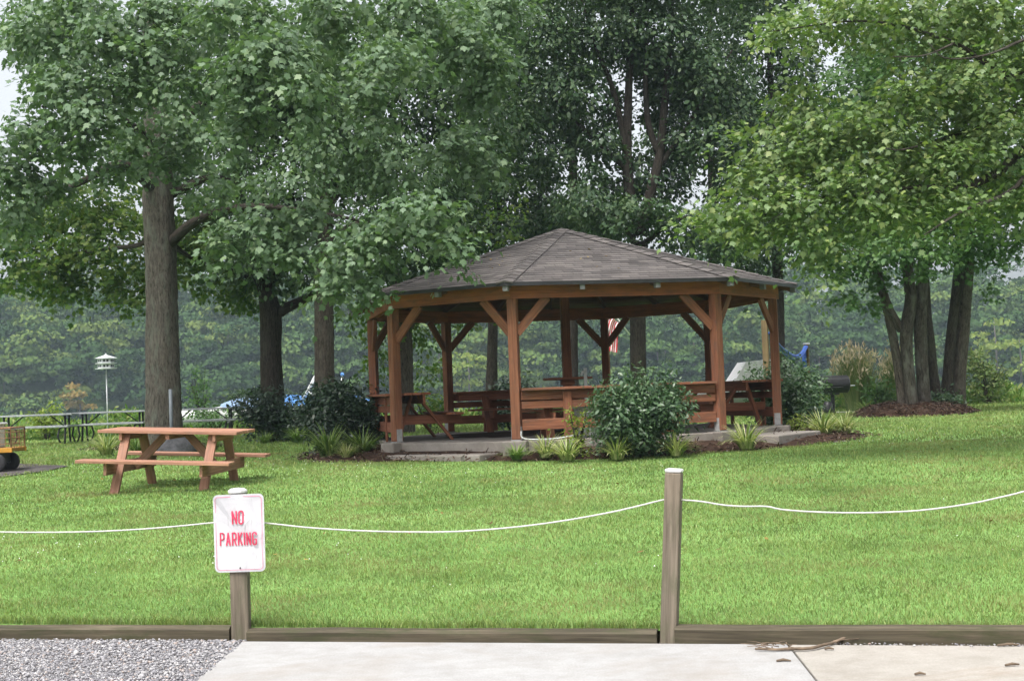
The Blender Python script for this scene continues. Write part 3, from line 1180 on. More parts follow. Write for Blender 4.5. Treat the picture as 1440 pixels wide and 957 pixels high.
# ---------------------------------------------------------------- gravel (stuff)
def gravel():
    rng = np.random.default_rng(5)
    n = 120000
    x = rng.uniform(-4.6, -1.0, n)
    y = rng.uniform(6.2, 9.2, n)
    # left of slab edge, in front of timber
    side = (x - ca.x) * d_edge.y - (y - ca.y) * d_edge.x
    ref = (-4.0 - ca.x) * d_edge.y - (7.2 - ca.y) * d_edge.x
    k = (side * np.sign(ref) > -.02) & (y < timber_y(x) - .015)
    x, y = x[k], y[k]
    n2 = 1300        # a thin line of pebbles between slab and timber on the right
    x2 = rng.uniform(1.6, 4.4, n2)
    y2 = timber_y(x2) - np.abs(rng.normal(size=n2)) * .045 - .02
    x, y = np.concatenate([x, x2]), np.concatenate([y, y2])
    n = len(x)
    sz = rng.gamma(3.0, .0012, n) + .0022
    sz[-n2:] *= .8
    z = rng.uniform(-.004, .012, n) + sz * .25
    ico = np.array([(0, 0, 1), (.894, 0, .447), (.276, .851, .447), (-.724, .526, .447), (-.724, -.526, .447), (.276, -.851, .447),
                    (.724, .526, -.447), (-.276, .851, -.447), (-.894, 0, -.447), (-.276, -.851, -.447), (.724, -.526, -.447), (0, 0, -1)])
    fc = np.array([(0, 1, 2), (0, 2, 3), (0, 3, 4), (0, 4, 5), (0, 5, 1), (1, 6, 2), (2, 7, 3), (3, 8, 4), (4, 9, 5), (5, 10, 1),
                   (6, 7, 2), (7, 8, 3), (8, 9, 4), (9, 10, 5), (10, 6, 1), (11, 7, 6), (11, 8, 7), (11, 9, 8), (11, 10, 9), (11, 6, 10)])
    v = ico[None] * rng.uniform(.65, 1.25, (n, 12, 1))
    st = np.stack([rng.uniform(.8, 1.5, n), rng.uniform(.7, 1.1, n), rng.uniform(.4, .8, n)], -1)
    v = v * st[:, None, :] * sz[:, None, None]
    a = rng.uniform(0, 6.28, n)
    ca_, sa_ = np.cos(a)[:, None], np.sin(a)[:, None]
    v = np.stack([v[..., 0] * ca_ - v[..., 1] * sa_, v[..., 0] * sa_ + v[..., 1] * ca_, v[..., 2]], -1)
    v += np.stack([x, y, z], -1)[:, None, :]
    f = (np.arange(n)[:, None, None] * 12 + fc[None]).reshape(-1, 3)
    kind(mesh_np('gravel', v.reshape(-1, 3), f, M['gravel']), 'stuff', 'loose grey crushed stone gravel')


gravel()


def clover():
    rng = np.random.default_rng(9)
    v, f = [], []
    ico = np.array([(0, 0, 1), (.9, 0, 0), (0, .9, 0), (-.9, 0, 0), (0, -.9, 0), (0, 0, -.6)])
    fc = np.array([(0, 1, 2), (0, 2, 3), (0, 3, 4), (0, 4, 1), (5, 2, 1), (5, 3, 2), (5, 4, 3), (5, 1, 4)])
    cs = [(rng.uniform(-7, 7), rng.uniform(9, 24)) for _ in range(26)]
    n = 0
    for (cx, cy) in cs:
        for _ in range(rng.integers(4, 22)):
            x, y = cx + rng.normal() * .8, cy + rng.normal() * .6
            if y < timber_y(x) + .1 or abs(x) > y * .38 or any(((x - b[0]) / b[2]) ** 2 + ((y - b[1]) / b[3]) ** 2 < 1 for b in BARE):
                continue
            v.append(ico * rng.uniform(.004, .0085) + np.array([x, y, float(H(x, y)) + rng.uniform(.035, .06)]))
            f.append(fc + n * 6)
            n += 1
    kind(mesh_np('clover_flowers', np.concatenate(v), np.concatenate(f), M['clover']), 'stuff', 'white clover heads scattered in the lawn')


clover()

# ================================================================== FOREGROUND
def timber(px0, x1, label, lead, yo=0.0, zt=.085, h=.11, w=.1):
    a, b = Vector((px0, timber_y(px0) + yo, 0)), Vector((x1, timber_y(x1) + yo, 0))
    mb = MB()
    d = (b - a).normalized()
    L = (b - a).length
    n = 8
    s = Vector((-d.y, d.x, 0))
    vs, gs, fs = [], [], []
    prof = [(-w / 2, zt - h), (-w / 2, zt - .018), (-w / 2 + .018, zt), (w / 2 - .018, zt), (w / 2, zt - .018), (w / 2, zt - h)]
    o_ = random.uniform(0, 50)
    for i in range(n + 1):
        p = a + d * (L * i / n)
        j = random.uniform(-.004, .004)
        for (u, z) in prof:
            q = p + s * u
            vs.append((q.x, q.y, z + j))
            gs.append((L * i / n + o_, u, z))
    k = len(prof)
    for i in range(n):
        for c in range(k):
            c2 = (c + 1) % k
            fs.append((i * k + c, (i + 1) * k + c, (i + 1) * k + c2, i * k + c2))
    fs += [tuple(range(k)), tuple(n * k + c for c in range(k))[::-1]]
    mb.add(vs, fs, gs)
    o = mb.build('landscape_timber', M['timber'], smooth=False, origin=(a.x, a.y, 0))
    tag(o, label, 'timber', 'timbers edging the lawn')
    return o


def at_timber(px):
    lo, hi = -6.0, 6.0
    for _ in range(50):
        m_ = (lo + hi) / 2
        Y = timber_y(m_)
        if P(px, 885, Y).x > m_:
            lo = m_
        else:
            hi = m_
    return lo


sx_, mx_ = at_timber(339), at_timber(937)
timber(-5.6, sx_ - .053, 'weathered edging timber left of the no parking sign, beside the gravel', 0)
timber(sx_ + .053, mx_ - .047, 'weathered edging timber between the sign post and the tall bare post', 0, yo=.004, zt=.072)
timber(mx_ + .049, 5.6, 'weathered edging timber right of the tall bare post', 0, yo=-.004, zt=.095)


def letters(mb, text, x0, z0, h, w, gapw, sw, y0, y1):
    """upright block letters made of strokes, in the XZ plane"""
    def stroke(pts):
        for (a, b) in zip(pts[:-1], pts[1:]):
            A, B = Vector((a[0], 0, a[1])), Vector((b[0], 0, b[1]))
            d = (B - A).normalized()
            e = d * (sw * .28)
            A, B = A - e, B + e
            n = Vector((-d.z, 0, d.x)) * (sw / 2)
            vs = []
            for y in (y0, y1):
                for q in (A - n, B - n, B + n, A + n):
                    vs.append((q.x, y, q.z))
            mb.add(vs, [(0, 1, 2, 3), (7, 6, 5, 4), (0, 4, 5, 1), (1, 5, 6, 2), (2, 6, 7, 3), (3, 7, 4, 0)])
    x = x0
    s = sw / 2
    for ch in text:
        ww = sw if ch == 'I' else w
        l, r, b, t = x + s, x + ww - s, z0 + s, z0 + h - s
        mid = (b + t) / 2
        rr = min((r - l) / 2, h * .2)

        def arc(cx, cz, a0, a1, k=5):
            return [(cx + rr * math.cos(math.radians(a0 + (a1 - a0) * i / k)), cz + rr * math.sin(math.radians(a0 + (a1 - a0) * i / k))) for i in range(k + 1)]
        if ch == 'N':
            stroke([(l, b), (l, t)]); stroke([(r, b), (r, t)]); stroke([(l, t), (r, b)])
        elif ch == 'O':
            stroke(arc(r - rr, t - rr, 0, 90) + arc(l + rr, t - rr, 90, 180) + arc(l + rr, b + rr, 180, 270) + arc(r - rr, b + rr, 270, 360) + [(r, t - rr)])
        elif ch in 'PR':
            stroke([(l, b), (l, t)])
            stroke([(l, t), (r - rr, t)] + arc(r - rr, t - rr, 90, 0) + arc(r - rr, mid + rr - .04 * h, 0, -90) + [(l, mid - .04 * h)])
            if ch == 'R':
                stroke([((l + r) / 2, mid - .04 * h), (r, b)])
        elif ch == 'A':
            c = (l + r) / 2
            stroke([(l, b), (c, t)]); stroke([(c, t), (r, b)])
            stroke([(l + (c - l) * .35, b + (t - b) * .3), (r - (r - c) * .35, b + (t - b) * .3)])
        elif ch == 'K':
            stroke([(l, b), (l, t)]); stroke([(r, t), (l, mid - .08 * h)]); stroke([(l + (r - l) * .35, mid + .05 * h), (r, b)])
        elif ch == 'I':
            stroke([(l, b), (l, t)])
        elif ch == 'G':
            stroke([(r, t - rr * 1.25), (r, t - rr)] + arc(r - rr, t - rr, 0, 90) + arc(l + rr, t - rr, 90, 180) + arc(l + rr, b + rr, 180, 270) + arc(r - rr, b + rr, 270, 360) + [(r, mid - .06 * h)])
            stroke([(r + sw * .2, mid - .06 * h), ((l + r) / 2 + sw * .3, mid - .06 * h)])
        x += ww + gapw
    return x - gapw


def rounded_rect(w, h, r, k=6):
    out = []
    for (cx, cz, a0) in ((w / 2 - r, h / 2 - r, 0), (-w / 2 + r, h / 2 - r, 90), (-w / 2 + r, -h / 2 + r, 180), (w / 2 - r, -h / 2 + r, 270)):
        for i in range(k + 1):
            a = math.radians(a0 + 90 * i / k)
            out.append((cx + r * math.cos(a), cz + r * math.sin(a)))
    return out


def sign_and_posts():
    y = timber_y(sx_) + .005
    post = thing('wooden_post', 'short square weathered post with a white top behind the no parking sign', 'post', (sx_, y, 0))
    top = P(340, 693, y).z
    mb = MB()
    mb.beam((0, 0, -.2), (.004, 0, top), .105, .1, up=(0, 1, 0))
    mb.build('shaft', M['wood_weathered'], post, bevel=.012)
    mb = MB()
    mb.lathe((.004, 0, top), [(.052, 0), (.058, .006), (.058, .018), (.04, .03), (.015, .033)], 12)
    mb.build('cap', M['white_paint'], post, smooth=False)
    # tall post, leaning right
    y2 = timber_y(mx_) + .004
    tp2 = P(948, 664, y2)
    post2 = thing('wooden_post', 'tall square weathered post with a white painted top, leaning right', 'post', (mx_, y2, 0))
    mb = MB()
    mb.beam((-.002, 0, -.2), (tp2.x - mx_, 0, tp2.z), .09, .09, up=(.3, 1, 0))
    mb.build('shaft', M['wood_weathered'], post2, bevel=.008)
    mb = MB()
    d = Vector((tp2.x - mx_, 0, tp2.z))
    e = d + Vector((.0015, 0, .022))
    mb.beam(d, e, .094, .094, up=(.3, 1, 0))
    mb.build('cap', M['white_paint'], post2, bevel=.012)
    # sign
    c = P(336.5, 749, y - .062)
    s = thing('no_parking_sign', 'white metal sign reading NO PARKING in red on a short post', 'sign', (c.x, c.y, c.z), -.06)
    w, h = .304, .458
    n = 15
    # plate: gently buckled sheet
    outl = rounded_rect(w, h, .03)

    def buckle(x, z):
        d = 0.0
        d += .010 * max(0, (x - .02) / .15) ** 2 * math.exp(-((z + .0) / .08) ** 2)
        d -= .013 * math.exp(-(((x + .1) * .8 + (z - .2) * .7) / .05) ** 2)
        d += .006 * math.sin(z * 9) * .5
        return d
    mb = MB()
    # grid clipped by outline: use rings scaled towards the centre
    vs, fs = [], []
    k = len(outl)
    rings = 9
    for yy in (0, .0022):
        base = len(vs)
        vs.append((0, buckle(0, 0) + yy, 0))
        for r in range(1, rings + 1):
            t = r / rings
            for (x, z) in outl:
                vs.append((x * t, buckle(x * t, z * t) + yy, z * t))
        for q in range(k):
            f = (base, base + 1 + q, base + 1 + (q + 1) % k)
            fs.append(f if yy == 0 else f[::-1])
        for r in range(rings - 1):
            for q in range(k):
                a, b = base + 1 + r * k + q, base + 1 + r * k + (q + 1) % k
                f = (a, a + k, b + k, b)
                fs.append(f if yy == 0 else f[::-1])
    hb_ = 1 + rings * k
    for q in range(k):
        a, b = 1 + (rings - 1) * k + q, 1 + (rings - 1) * k + (q + 1) % k
        fs.append((a, a + hb_, b + hb_, b))
    mb.add(vs, fs)
    mb.build('plate', M['sign'], s, smooth=False)
    # border line, following the buckled sheet
    o1, o2 = rounded_rect(w - .024, h - .024, .022), rounded_rect(w - .0305, h - .0305, .019)
    mb = MB()

    def dens(o):
        out = []
        for (a, b) in zip(o, o[1:] + o[:1]):
            m_ = max(1, int(math.hypot(b[0] - a[0], b[1] - a[1]) / .02))
            ex = 8 if m_ > 3 else 1
            out += [(a[0] + (b[0] - a[0]) * i / ex, a[1] + (b[1] - a[1]) * i / ex) for i in range(ex)]
        return out
    d1, d2 = dens(o1), dens(o2)
    m_ = min(len(d1), len(d2))
    vs = [(x, buckle(x, z) - .0045, z) for x, z in d1[:m_]] + [(x, buckle(x, z) - .0045, z) for x, z in d2[:m_]]
    mb.add(vs, [(i, (i + 1) % m_, m_ + (i + 1) % m_, m_ + i) for i in range(m_)])
    mb.build('border_line', M['sign_border'], s)
    for (txt, x0, z0, lh, lw, gp) in (('NO', -.040, .052, .082, .032, .0075), ('PARKING', -.117, -.073, .079, .029, .0072)):
        mb = MB()
        letters(mb, txt, x0, z0, lh, lw, gp, .0082, -.0055, -.0015)
        mb.v = [(x, yv + buckle(x, z), z) for (x, yv, z) in mb.v]
        mb.build('lettering', M['sign_red'], s)
    for z in (.205, -.205):
        mb = MB()
        mb.lathe((0.0, buckle(0, z), z), [(.0055, 0), (.0055, -.003), (.003, -.0055)], 10, axis='Y')
        mb.build('bolt', M['bolt'], s)
    # rope through the posts
    xr_ = at_timber(1720)
    far_l, far_r = Vector((-4.3, timber_y(-4.3), 0)), Vector((xr_, timber_y(xr_), 0))
    for p, lb in ((far_l, 'weathered post holding the rope at its left end'), (far_r, 'weathered post holding the rope at its right end')):
        t = thing('wooden_post', lb, 'post', p)
        mb = MB()
        mb.beam((0, 0, -.2), (0, 0, 1.25), .09, .09, up=(0, 1, 0))
        mb.build('shaft', M['wood_weathered'], t, bevel=.008)
    pts = [Vector((far_l.x + .04, far_l.y - .02, .78))]
    for (px, py) in ((-60, 746), (0, 747.5), (60, 748), (130, 747), (200, 743.5), (260, 738.5), (300, 734.5)):
        X = at_timber(px)
        pts.append(P(px, py, timber_y(X) + (sx_ - X) * 0))
    pts.append(P(339, 733, y + .062))
    for (px, py) in ((375, 735), (430, 741), (500, 745.5), (580, 747.5), (650, 746.5), (730, 740), (800, 730.5), (870, 717.5), (932, 702.5)):
        X = at_timber(px)
        pts.append(P(px, py, timber_y(X) + .03))
    pts.append(P(946, 701.5, y2 + .056))
    for (px, py) in ((960, 702.5), (985, 704.5), (1020, 710), (1050, 711.5), (1078, 711.5), (1100, 716), (1150, 719.5), (1215, 720.5), (1290, 717.5), (1360, 708.5), (1410, 698), (1440, 690.5), (1500, 672), (1580, 645), (1680, 608)):
        X = at_timber(px)
        pts.append(P(px, py, timber_y(X) + .02))
    pts.append(Vector((far_r.x - .04, far_r.y - .02, pts[-1].z + .18)))
    mb = MB()
    sp_ = smooth_path([(*p, .0062) for p in pts], 3)
    mb.tube([q[:3] for q in sp_], .0047, 7)
    tag(mb.build('rope', M['rope'], smooth=True), 'thin white rope sagging between the lawn edge posts', 'rope')


sign_and_posts()


# ---------------------------------------------------------------- picnic table on the lawn
def picnic_table(name, label, loc, rz, tilt, L=1.82, W=.8, B=.76, ht=.75, hb=.4, mat=None, group=None):
    t = thing(name, label, 'picnic table', loc, rz, group)
    t.rotation_euler = (tilt[1], tilt[0], rz)
    mat = mat or M['wood_table']
    mb = MB()
    nb = 5
    bw = W / nb
    for k in range(nb):
        mb.box((random.uniform(-.008, .008), -W / 2 + bw * (k + .5), ht - .019 + random.uniform(-.002, .002)), (L, bw - .008, .038))
    mb.build('tabletop', mat, t, bevel=.005)
    for s in (-1, 1):
        mb = MB()
        for k in range(2):
            mb.box((random.uniform(-.012, .012), s * (B - .07 + .142 * k), hb - .019), (L + .14, .135, .038))
        mb.build('bench', mat, t, bevel=.005)
    xl = L / 2 - .34
    for sx in (-1, 1):
        for s in (-1, 1):
            mb = MB()
            mb.beam((sx * xl, s * .26, ht - .05), (sx * xl, s * .66, -.06), .045, .115, up=(1, 0, 0))
            mb.build('leg', mat, t, bevel=.005)
        mb = MB()
        mb.beam((sx * (xl + .043), -B - .08, hb - .115), (sx * (xl + .043), B + .08, hb - .115), .04, .145)
        mb.beam((sx * (xl + .043), -W / 2 + .03, ht - .085), (sx * (xl + .043), W / 2 - .03, ht - .085), .04, .09)
        mb.build('crossbar', mat, t, bevel=.005)
        mb = MB()
        mb.beam((sx * (xl - .02), 0, hb - .14), (sx * .13, 0, ht - .045), .04, .1)
        mb.build('brace', mat, t, bevel=.005)
    mb = MB()
    mb.box((0, 0, ht - .075), (.05, W - .08, .07))
    mb.build('cleat', mat, t)
    return t


picnic_table('picnic_table', 'faded redwood picnic table standing alone on the lawn', (-4.39, 18.0, .362), -.116, (.05, .02))


# ---------------------------------------------------------------- metal tables at the back left
def metal_table(label, px, py, Y, rz, L=1.95):
    b = P(px, py, Y)
    z = float(H(b.x, b.y))
    t = thing('metal_picnic_table', label, 'picnic table', (b.x, b.y, z), rz, 'grey metal picnic tables by the water')
    mb = MB()
    for k in range(3):
        mb.box((0, -.26 + .26 * k, .77), (L, .25, .045))
    mb.build('tabletop', M['table_top'], t, bevel=.006)
    for s in (-1, 1):
        mb = MB()
        mb.box((0, s * .68, .46), (L, .26, .045))
        mb.build('bench', M['table_top'], t, bevel=.006)
    for sx in (-1, 1):
        x = sx * (L / 2 - .22)
        mb = MB()
        for s in (-1, 1):
            mb.tube([(x, s * .2, .75), (x, s * .2, .45), (x, s * .24, .2), (x, s * .3, 0)], .028, 8)
            mb.tube([(x, s * .2, .44), (x, s * .55, .44), (x - sx * .02, s * .72, .4), (x - sx * .06, s * .74, .2), (x + sx * .02, s * .72, .0)], .024, 8)
        mb.tube([(x, -.68, .435), (x, .68, .435)], .022, 8)
        mb.build('leg', M['black_metal'], t, smooth=True)
        mb = MB()
        mb.tube([(x - sx * .04, 0, .44), (x - sx * .42, 0, .74)], .018, 6)
        mb.build('brace', M['black_metal'], t, smooth=True)
    return t


metal_table('grey topped picnic table at the far left behind the yellow cart', 52, 600, 36.5, .06, 2.0)
metal_table('grey topped picnic table right of the one behind the cart, below the bird house', 159, 597, 37.5, .05, 1.95)
metal_table('grey topped picnic table behind the thick tree trunk, beside the boats', 285, 590, 37, .08, 1.9)


# ---------------------------------------------------------------- garden cart at the left edge
def garden_cart():
    w = G(6, 663)
    k = 77 / (F_PX / w.y)            # size of a photo pixel unit in metres at that distance
    u = w.y / F_PX
    cx = P(-42, 600, w.y).x
    t = thing('garden_cart', 'yellow garden cart with mesh sides at the left edge', 'cart', (cx, w.y, w.z), .05)
    hw, hd = .75, .36
    zb = .36
    mb = MB()
    mb.box((0, 0, zb), (2 * hw, 2 * hd, .05))
    for s in (-1, 1):
        mb.box((0, s * (hd + .01), zb - .01), (2 * hw + .04, .03, .075))
    mb.build('bed', M['cart_yellow'], t, bevel=.006)
    for (a, b) in (((-hw, -hd), (hw, -hd)), ((-hw, hd), (hw, hd)), ((hw, -hd), (hw, hd)), ((-hw, -hd), (-hw, hd))):
        A, B = Vector((*a, zb)), Vector((*b, zb))
        mb = MB()
        n = max(3, int((B - A).length / .085))
        for i in range(n + 1):
            p = A.lerp(B, i / n)
            mb.tube([p, p + Vector((0, 0, .34))], .0045, 5)
        for z in (.09, .18, .27):
            mb.tube([A + Vector((0, 0, z)), B + Vector((0, 0, z))], .0045, 5)
        for z in (.34,):
            mb.tube([A + Vector((0, 0, z)), B + Vector((0, 0, z))], .014, 6)
        for p in (A, B):
            mb.tube([p, p + Vector((0, 0, .35))], .014, 6)
        mb.build('mesh_side', M['cart_rust'], t)
    wr = 13.5 * u
    for sx in (-1, 1):
        for s in (-1, 1):
            x, y = sx * (hw - .24), s * (hd - .02)
            mb = MB()
            mb.lathe((x, y, wr), [(wr * .55, -.05), (wr * .85, -.055), (wr, -.03), (wr, .03), (wr * .85, .055), (wr * .55, .05)], 22, axis='Y')
            ty = mb.build('wheel', M['rubber'], t, smooth=True)
            mb = MB()
            mb.lathe((x, y, wr), [(wr * .56, -.042), (wr * .5, -.03), (wr * .2, -.03), (wr * .16, -.06), (wr * .16, .06), (wr * .5, .03), (wr * .56, .042)], 16, axis='Y')
            mb.build('rim', M['hub'], ty)
        mb = MB()
        mb.tube([(sx * (hw - .24), -hd, wr), (sx * (hw - .24), hd, wr)], .016, 6)
        mb.box((sx * (hw - .24), 0, (wr + zb) / 2), (.06, 2 * hd - .12, zb - wr - .02))
        mb.build('axle', M['black_metal'], t)
    mb = MB()
    mb.prism([(-.3, -.22), (.3, -.22), (.33, .24), (-.33, .24)], 0, .36)
    mb.prism([(-.34, -.26), (.34, -.26), (.37, .28), (-.37, .28)], .36, .40)
    bx = mb.build('storage_bin', M['white_plastic'], bevel=.02)
    bx.location = (cx + .14, w.y, w.z + zb + .03)
    tag(bx, 'white plastic bin riding in the yellow garden cart', 'bin')


garden_cart()


# ---------------------------------------------------------------- bird house on a pole
def bird_house():
    b = P(151, 582, 41)
    z0 = float(H(b.x, b.y))
    top = P(149.5, 503, 41)
    t = thing('bird_house', 'white two tier bird house on a tall thin pole by the water', 'bird house', (b.x, b.y, z0))
    zb = top.z - z0 - .32
    mb = MB()
    mb.tube([(0, 0, -.1), (0, 0, zb + .02)], .017, 8)
    mb.build('pole', M['grey_metal'], t, smooth=True)
    mb = MB()
    hx = [(math.cos(a) * .235, math.sin(a) * .235) for a in np.arange(6) * math.pi / 3 + .26]
    for k in range(2):
        z = zb + k * .155
        mb.prism([(x * 1.32, y * 1.32) for x, y in hx], z, z + .014)
        mb.prism(hx, z + .014, z + .155)
    mb.build('house', M['bird_white'], t)
    mb = MB()
    vs = [(x * 1.38, y * 1.38, zb + .31) for x, y in hx] + [(0, 0, zb + .42)]
    mb.add(vs, [(i, (i + 1) % 6, 6) for i in range(6)] + [(5, 4, 3, 2, 1, 0)])
    mb.lathe((0, 0, zb + .41), [(.022, 0), (.025, .025), (.008, .05)], 8)
    mb.build('roof', M['bird_white'], t)
    for k in range(2):
        for i in range(6):
            for f_ in (.3, .7):
                a, b_ = Vector((*hx[i], 0)), Vector((*hx[(i + 1) % 6], 0))
                p = a.lerp(b_, f_)
                n = ((a + b_) / 2).normalized()
                if n.y > .3:
                    continue
                mb = MB()
                mb.beam(p - n * .01 + Vector((0, 0, zb + k * .155 + .085)), p + n * .003 + Vector((0, 0, zb + k * .155 + .085)), .06, .065)
                mb.build('entrance', M['dark_hole'], t)


bird_house()

# ---------------------------------------------------------------- boats, seen through the shrubs
def boat(label, px, py, Y, rz, L, cover, pole=None, name='small_boat', hullh=.55):
    b = P(px, py, Y)
    z = float(H(b.x, b.y))
    t = thing(name, label, 'boat', (b.x, b.y, z + .18), rz)
    # hull: lofted sections along X, pointed bow
    secs = []
    n = 12
    for i in range(n + 1):
        s = i / n
        w = .72 * (1 - max(0, (s - .55) / .45) ** 2.2) + .01
        k = .25 * max(0, (s - .5) / .5) ** 2
        x = -L / 2 + L * s
        secs.append([(x, -w, hullh + k * .6), (x, -w * .92, hullh * .45 + k), (x, -w * .5, .06 + k), (x, 0, 0 + k), (x, w * .5, .06 + k), (x, w * .92, hullh * .45 + k), (x, w, hullh + k * .6), (x, 0, hullh + k * .6 + .04)])
    vs = [p for sct in secs for p in sct]
    m_ = 8
    fs = []
    for i in range(n):
        for c in range(m_):
            c2 = (c + 1) % m_
            fs.append((i * m_ + c, (i + 1) * m_ + c, (i + 1) * m_ + c2, i * m_ + c2))
    fs += [tuple(range(m_)), tuple(n * m_ + c for c in range(m_))[::-1]]
    mb = MB()
    mb.add(vs, fs)
    mb.build('hull', M['white_hull'], t, smooth=True)
    mb = MB()
    for x in (-L * .3, L * .2):
        mb.box((x, 0, -.08), (.1, 1.2, .2))
    mb.build('bunk', M['old_grey_wood'], t)
    if cover:
        mb = MB()
        vs, fs = [], []
        kx, ky = 14, 8
        for i in range(kx + 1):
            for j in range(ky + 1):
                s, q = i / kx, j / ky * 2 - 1
                w = .74 * (1 - max(0, (s - .55) / .45) ** 2.2) + .02
                hgt = (cover[1] * math.sin(math.pi * min(1, s * 1.05 + .08)) ** .6) * (1 - abs(q) ** 2.2)
                vs.append((-L / 2 + L * s, q * w, hullh + .05 + hgt + random.uniform(-.012, .012) + .15 * max(0, (s - .5) / .5) ** 2))
        for i in range(kx):
            for j in range(ky):
                a = i * (ky + 1) + j
                fs.append((a, a + ky + 1, a + ky + 2, a + 1))
        mb.add(vs, fs)
        mb.build('cover', cover[0], t, smooth=True)
    if pole:
        for (x0, z0, x1, z1, y) in pole:
            mb = MB()
            mb.tube([(x0, y, z0), (x1, y, z1)], .028, 8)
            mb.tube([(x0 + (x1 - x0) * .45, y, z0 + (z1 - z0) * .45), (x0 + (x1 - x0) * .45 + .3, y, z0 + .1)], .018, 6)
            mb.build('frame_pole', M['white_hull'], t, smooth=True)
        x0, z0, x1, z1, y = pole[0]
        mb = MB()
        mb.tube([(x1, -.55, z1 - .02), (x1 - .03, -.2, z1 + .03), (x1 - .03, .2, z1 + .03), (x1, .55, z1 - .02)], [.035, .06, .065, .03], 8)
        mb.build('rolled_top', M['blue_tarp'], t, smooth=True)
    return t


boat('white boat with a pale blue cover left of the dark forked trunk', 356, 592, 43, .15, 1.9, (M['pale_blue'], .3),
     pole=((.15, .6, .7, 1.3, -.5), (.15, .6, .7, 1.3, .5)))
boat('white boat with a slanting white pole and bright blue cover between the trunks', 412, 588, 43.2, .1, 2.2, (M['blue_tarp'], .35),
     pole=((.25, .62, .8, 1.6, -.5), (.25, .62, .8, 1.6, .5)))
boat('white open boat behind the grey table, half hidden by weeds', 272, 598, 42.6, -.1, 2.5, None)
boat('blue covered boat behind the dark shrub left of the gazebo', 480, 580, 43.4, .12, 2.2, (M['blue_tarp'], .35),
     pole=((-.2, .62, .1, 1.5, -.5), (-.2, .62, .1, 1.5, .5)))


def white_boat():
    b = P(1062, 575, 42)
    z = float(H(b.x, b.y))
    t = boat('large white boat with a white canvas behind the right end of the gazebo', 1062, 575, 42, .08, 3.6, None, name='large_boat', hullh=.62)
    mb = MB()
    prof = [(-.85, .62), (-.35, 1.35), (.55, 1.42), (.95, 1.1), (1.2, .62)]
    vs = [(x, y * (1 - .15 * (zv - .62)), zv) for y in (-.62, .62) for x, zv in prof]
    k = len(prof)
    mb.add(vs, [tuple(range(k)), tuple(range(k, 2 * k))[::-1]] + [(i, k + i, k + i + 1, i + 1) for i in range(k - 1)])
    mb.build('canvas', M['white_cloth'], t)


white_boat()

# ---------------------------------------------------------------- flag on the trunk, hammock posts, grill
def flag():
    b = P(886, 470, 33.0)
    e = P(867, 446, 32.8)
    t = thing('flag', 'red and white striped flag on a slanting white pole behind the gazebo', 'flag', b)
    e = e - b
    mb = MB()
    tip = e * 1.12
    mb.tube([(0, .1, 0), tuple(tip)], .018, 8)
    mb.build('pole', M['white_paint'], t, smooth=True)
    # hanging cloth with vertical-running stripes and a blue corner
    mb = MB()
    nx, nz = 13, 14
    vs, fs, mi = [], [], []
    for i in range(nx + 1):
        for j in range(nz + 1):
            u, v_ = i / nx, j / nz
            p = tip * (1 - u * .5)
            sag = v_ * (.8 - .15 * u)
            vs.append((p.x - (.1 + .22 * v_ ** .5) * (1 - u * .5), p.y + .06 * math.sin(u * 14 + v_ * 3), p.z - sag))
    for i in range(nx):
        for j in range(nz):
            a = i * (nz + 1) + j
            fs.append((a, a + 1, a + nz + 2, a + nz + 1))
            mi.append(0 if i % 2 == 0 else 1)
    mb.add(vs, fs)
    mb.m = mi
    mb.build('cloth', [M['red_cloth'], M['white_cloth']], t, smooth=True)


flag()


def hammock():
    a = P(1075, 450, 30.5)
    za = float(H(a.x, a.y))
    p1 = thing('square_post', 'tall square wooden post standing behind the right gazebo post', 'post', (a.x, a.y, za))
    mb = MB()
    d = P(1076, 450, 30.5)
    mb.beam((0, 0, -.1), (0, 0, d.z - za), .13, .13, up=(.4, 1, 0))
    mb.build('shaft', M['yellow_post'], p1, bevel=.006)
    b = P(1134, 484, 37)
    zb = float(H(b.x, b.y))
    p2 = thing('square_post', 'pale wooden post that holds the right end of the blue net', 'post', (b.x, b.y, zb))
    mb = MB()
    mb.beam((0, 0, -.1), (0, 0, b.z - zb), .11, .11, up=(.4, 1, 0))
    mb.build('shaft', M['yellow_post'], p2, bevel=.006)
    mb = MB()
    mb.box((0, 0, b.z - zb + .02), (.16, .16, .04))
    mb.build('cap', M['grey_metal'], p2)
    # sagging rolled net, its end hanging down
    q0 = P(1079, 468, 30.5)
    pts = [q0]
    for (px, py, Y) in ((1092, 482, 32), (1102, 491, 33.2), (1112, 498, 34.5), (1120, 500.5, 35.4), (1127, 496.5, 36.2), (1133, 487, 36.9)):
        pts.append(P(px, py, Y))
    mb = MB()
    for (o_, r, dz) in ((0, .035, 0), (.05, .028, -.045), (-.04, .028, -.085)):
        sp_ = smooth_path([(p.x + o_, p.y + o_, p.z + dz * math.sin(math.pi * i / 6), r) for i, p in enumerate(pts)], 5)
        mb.tube([s_[:3] for s_ in sp_], [s_[3] * random.uniform(.8, 1.2) for s_ in sp_], 7)
    e = P(1131, 490, 36.9)
    mb.tube([e, e + Vector((-.01, 0, -.3)), e + Vector((.02, 0, -.65))], [.045, .055, .04], 7)
    tag(mb.build('sports_net', M['blue_net'], smooth=True), 'sagging blue net strung between two wooden posts', 'net')


hammock()


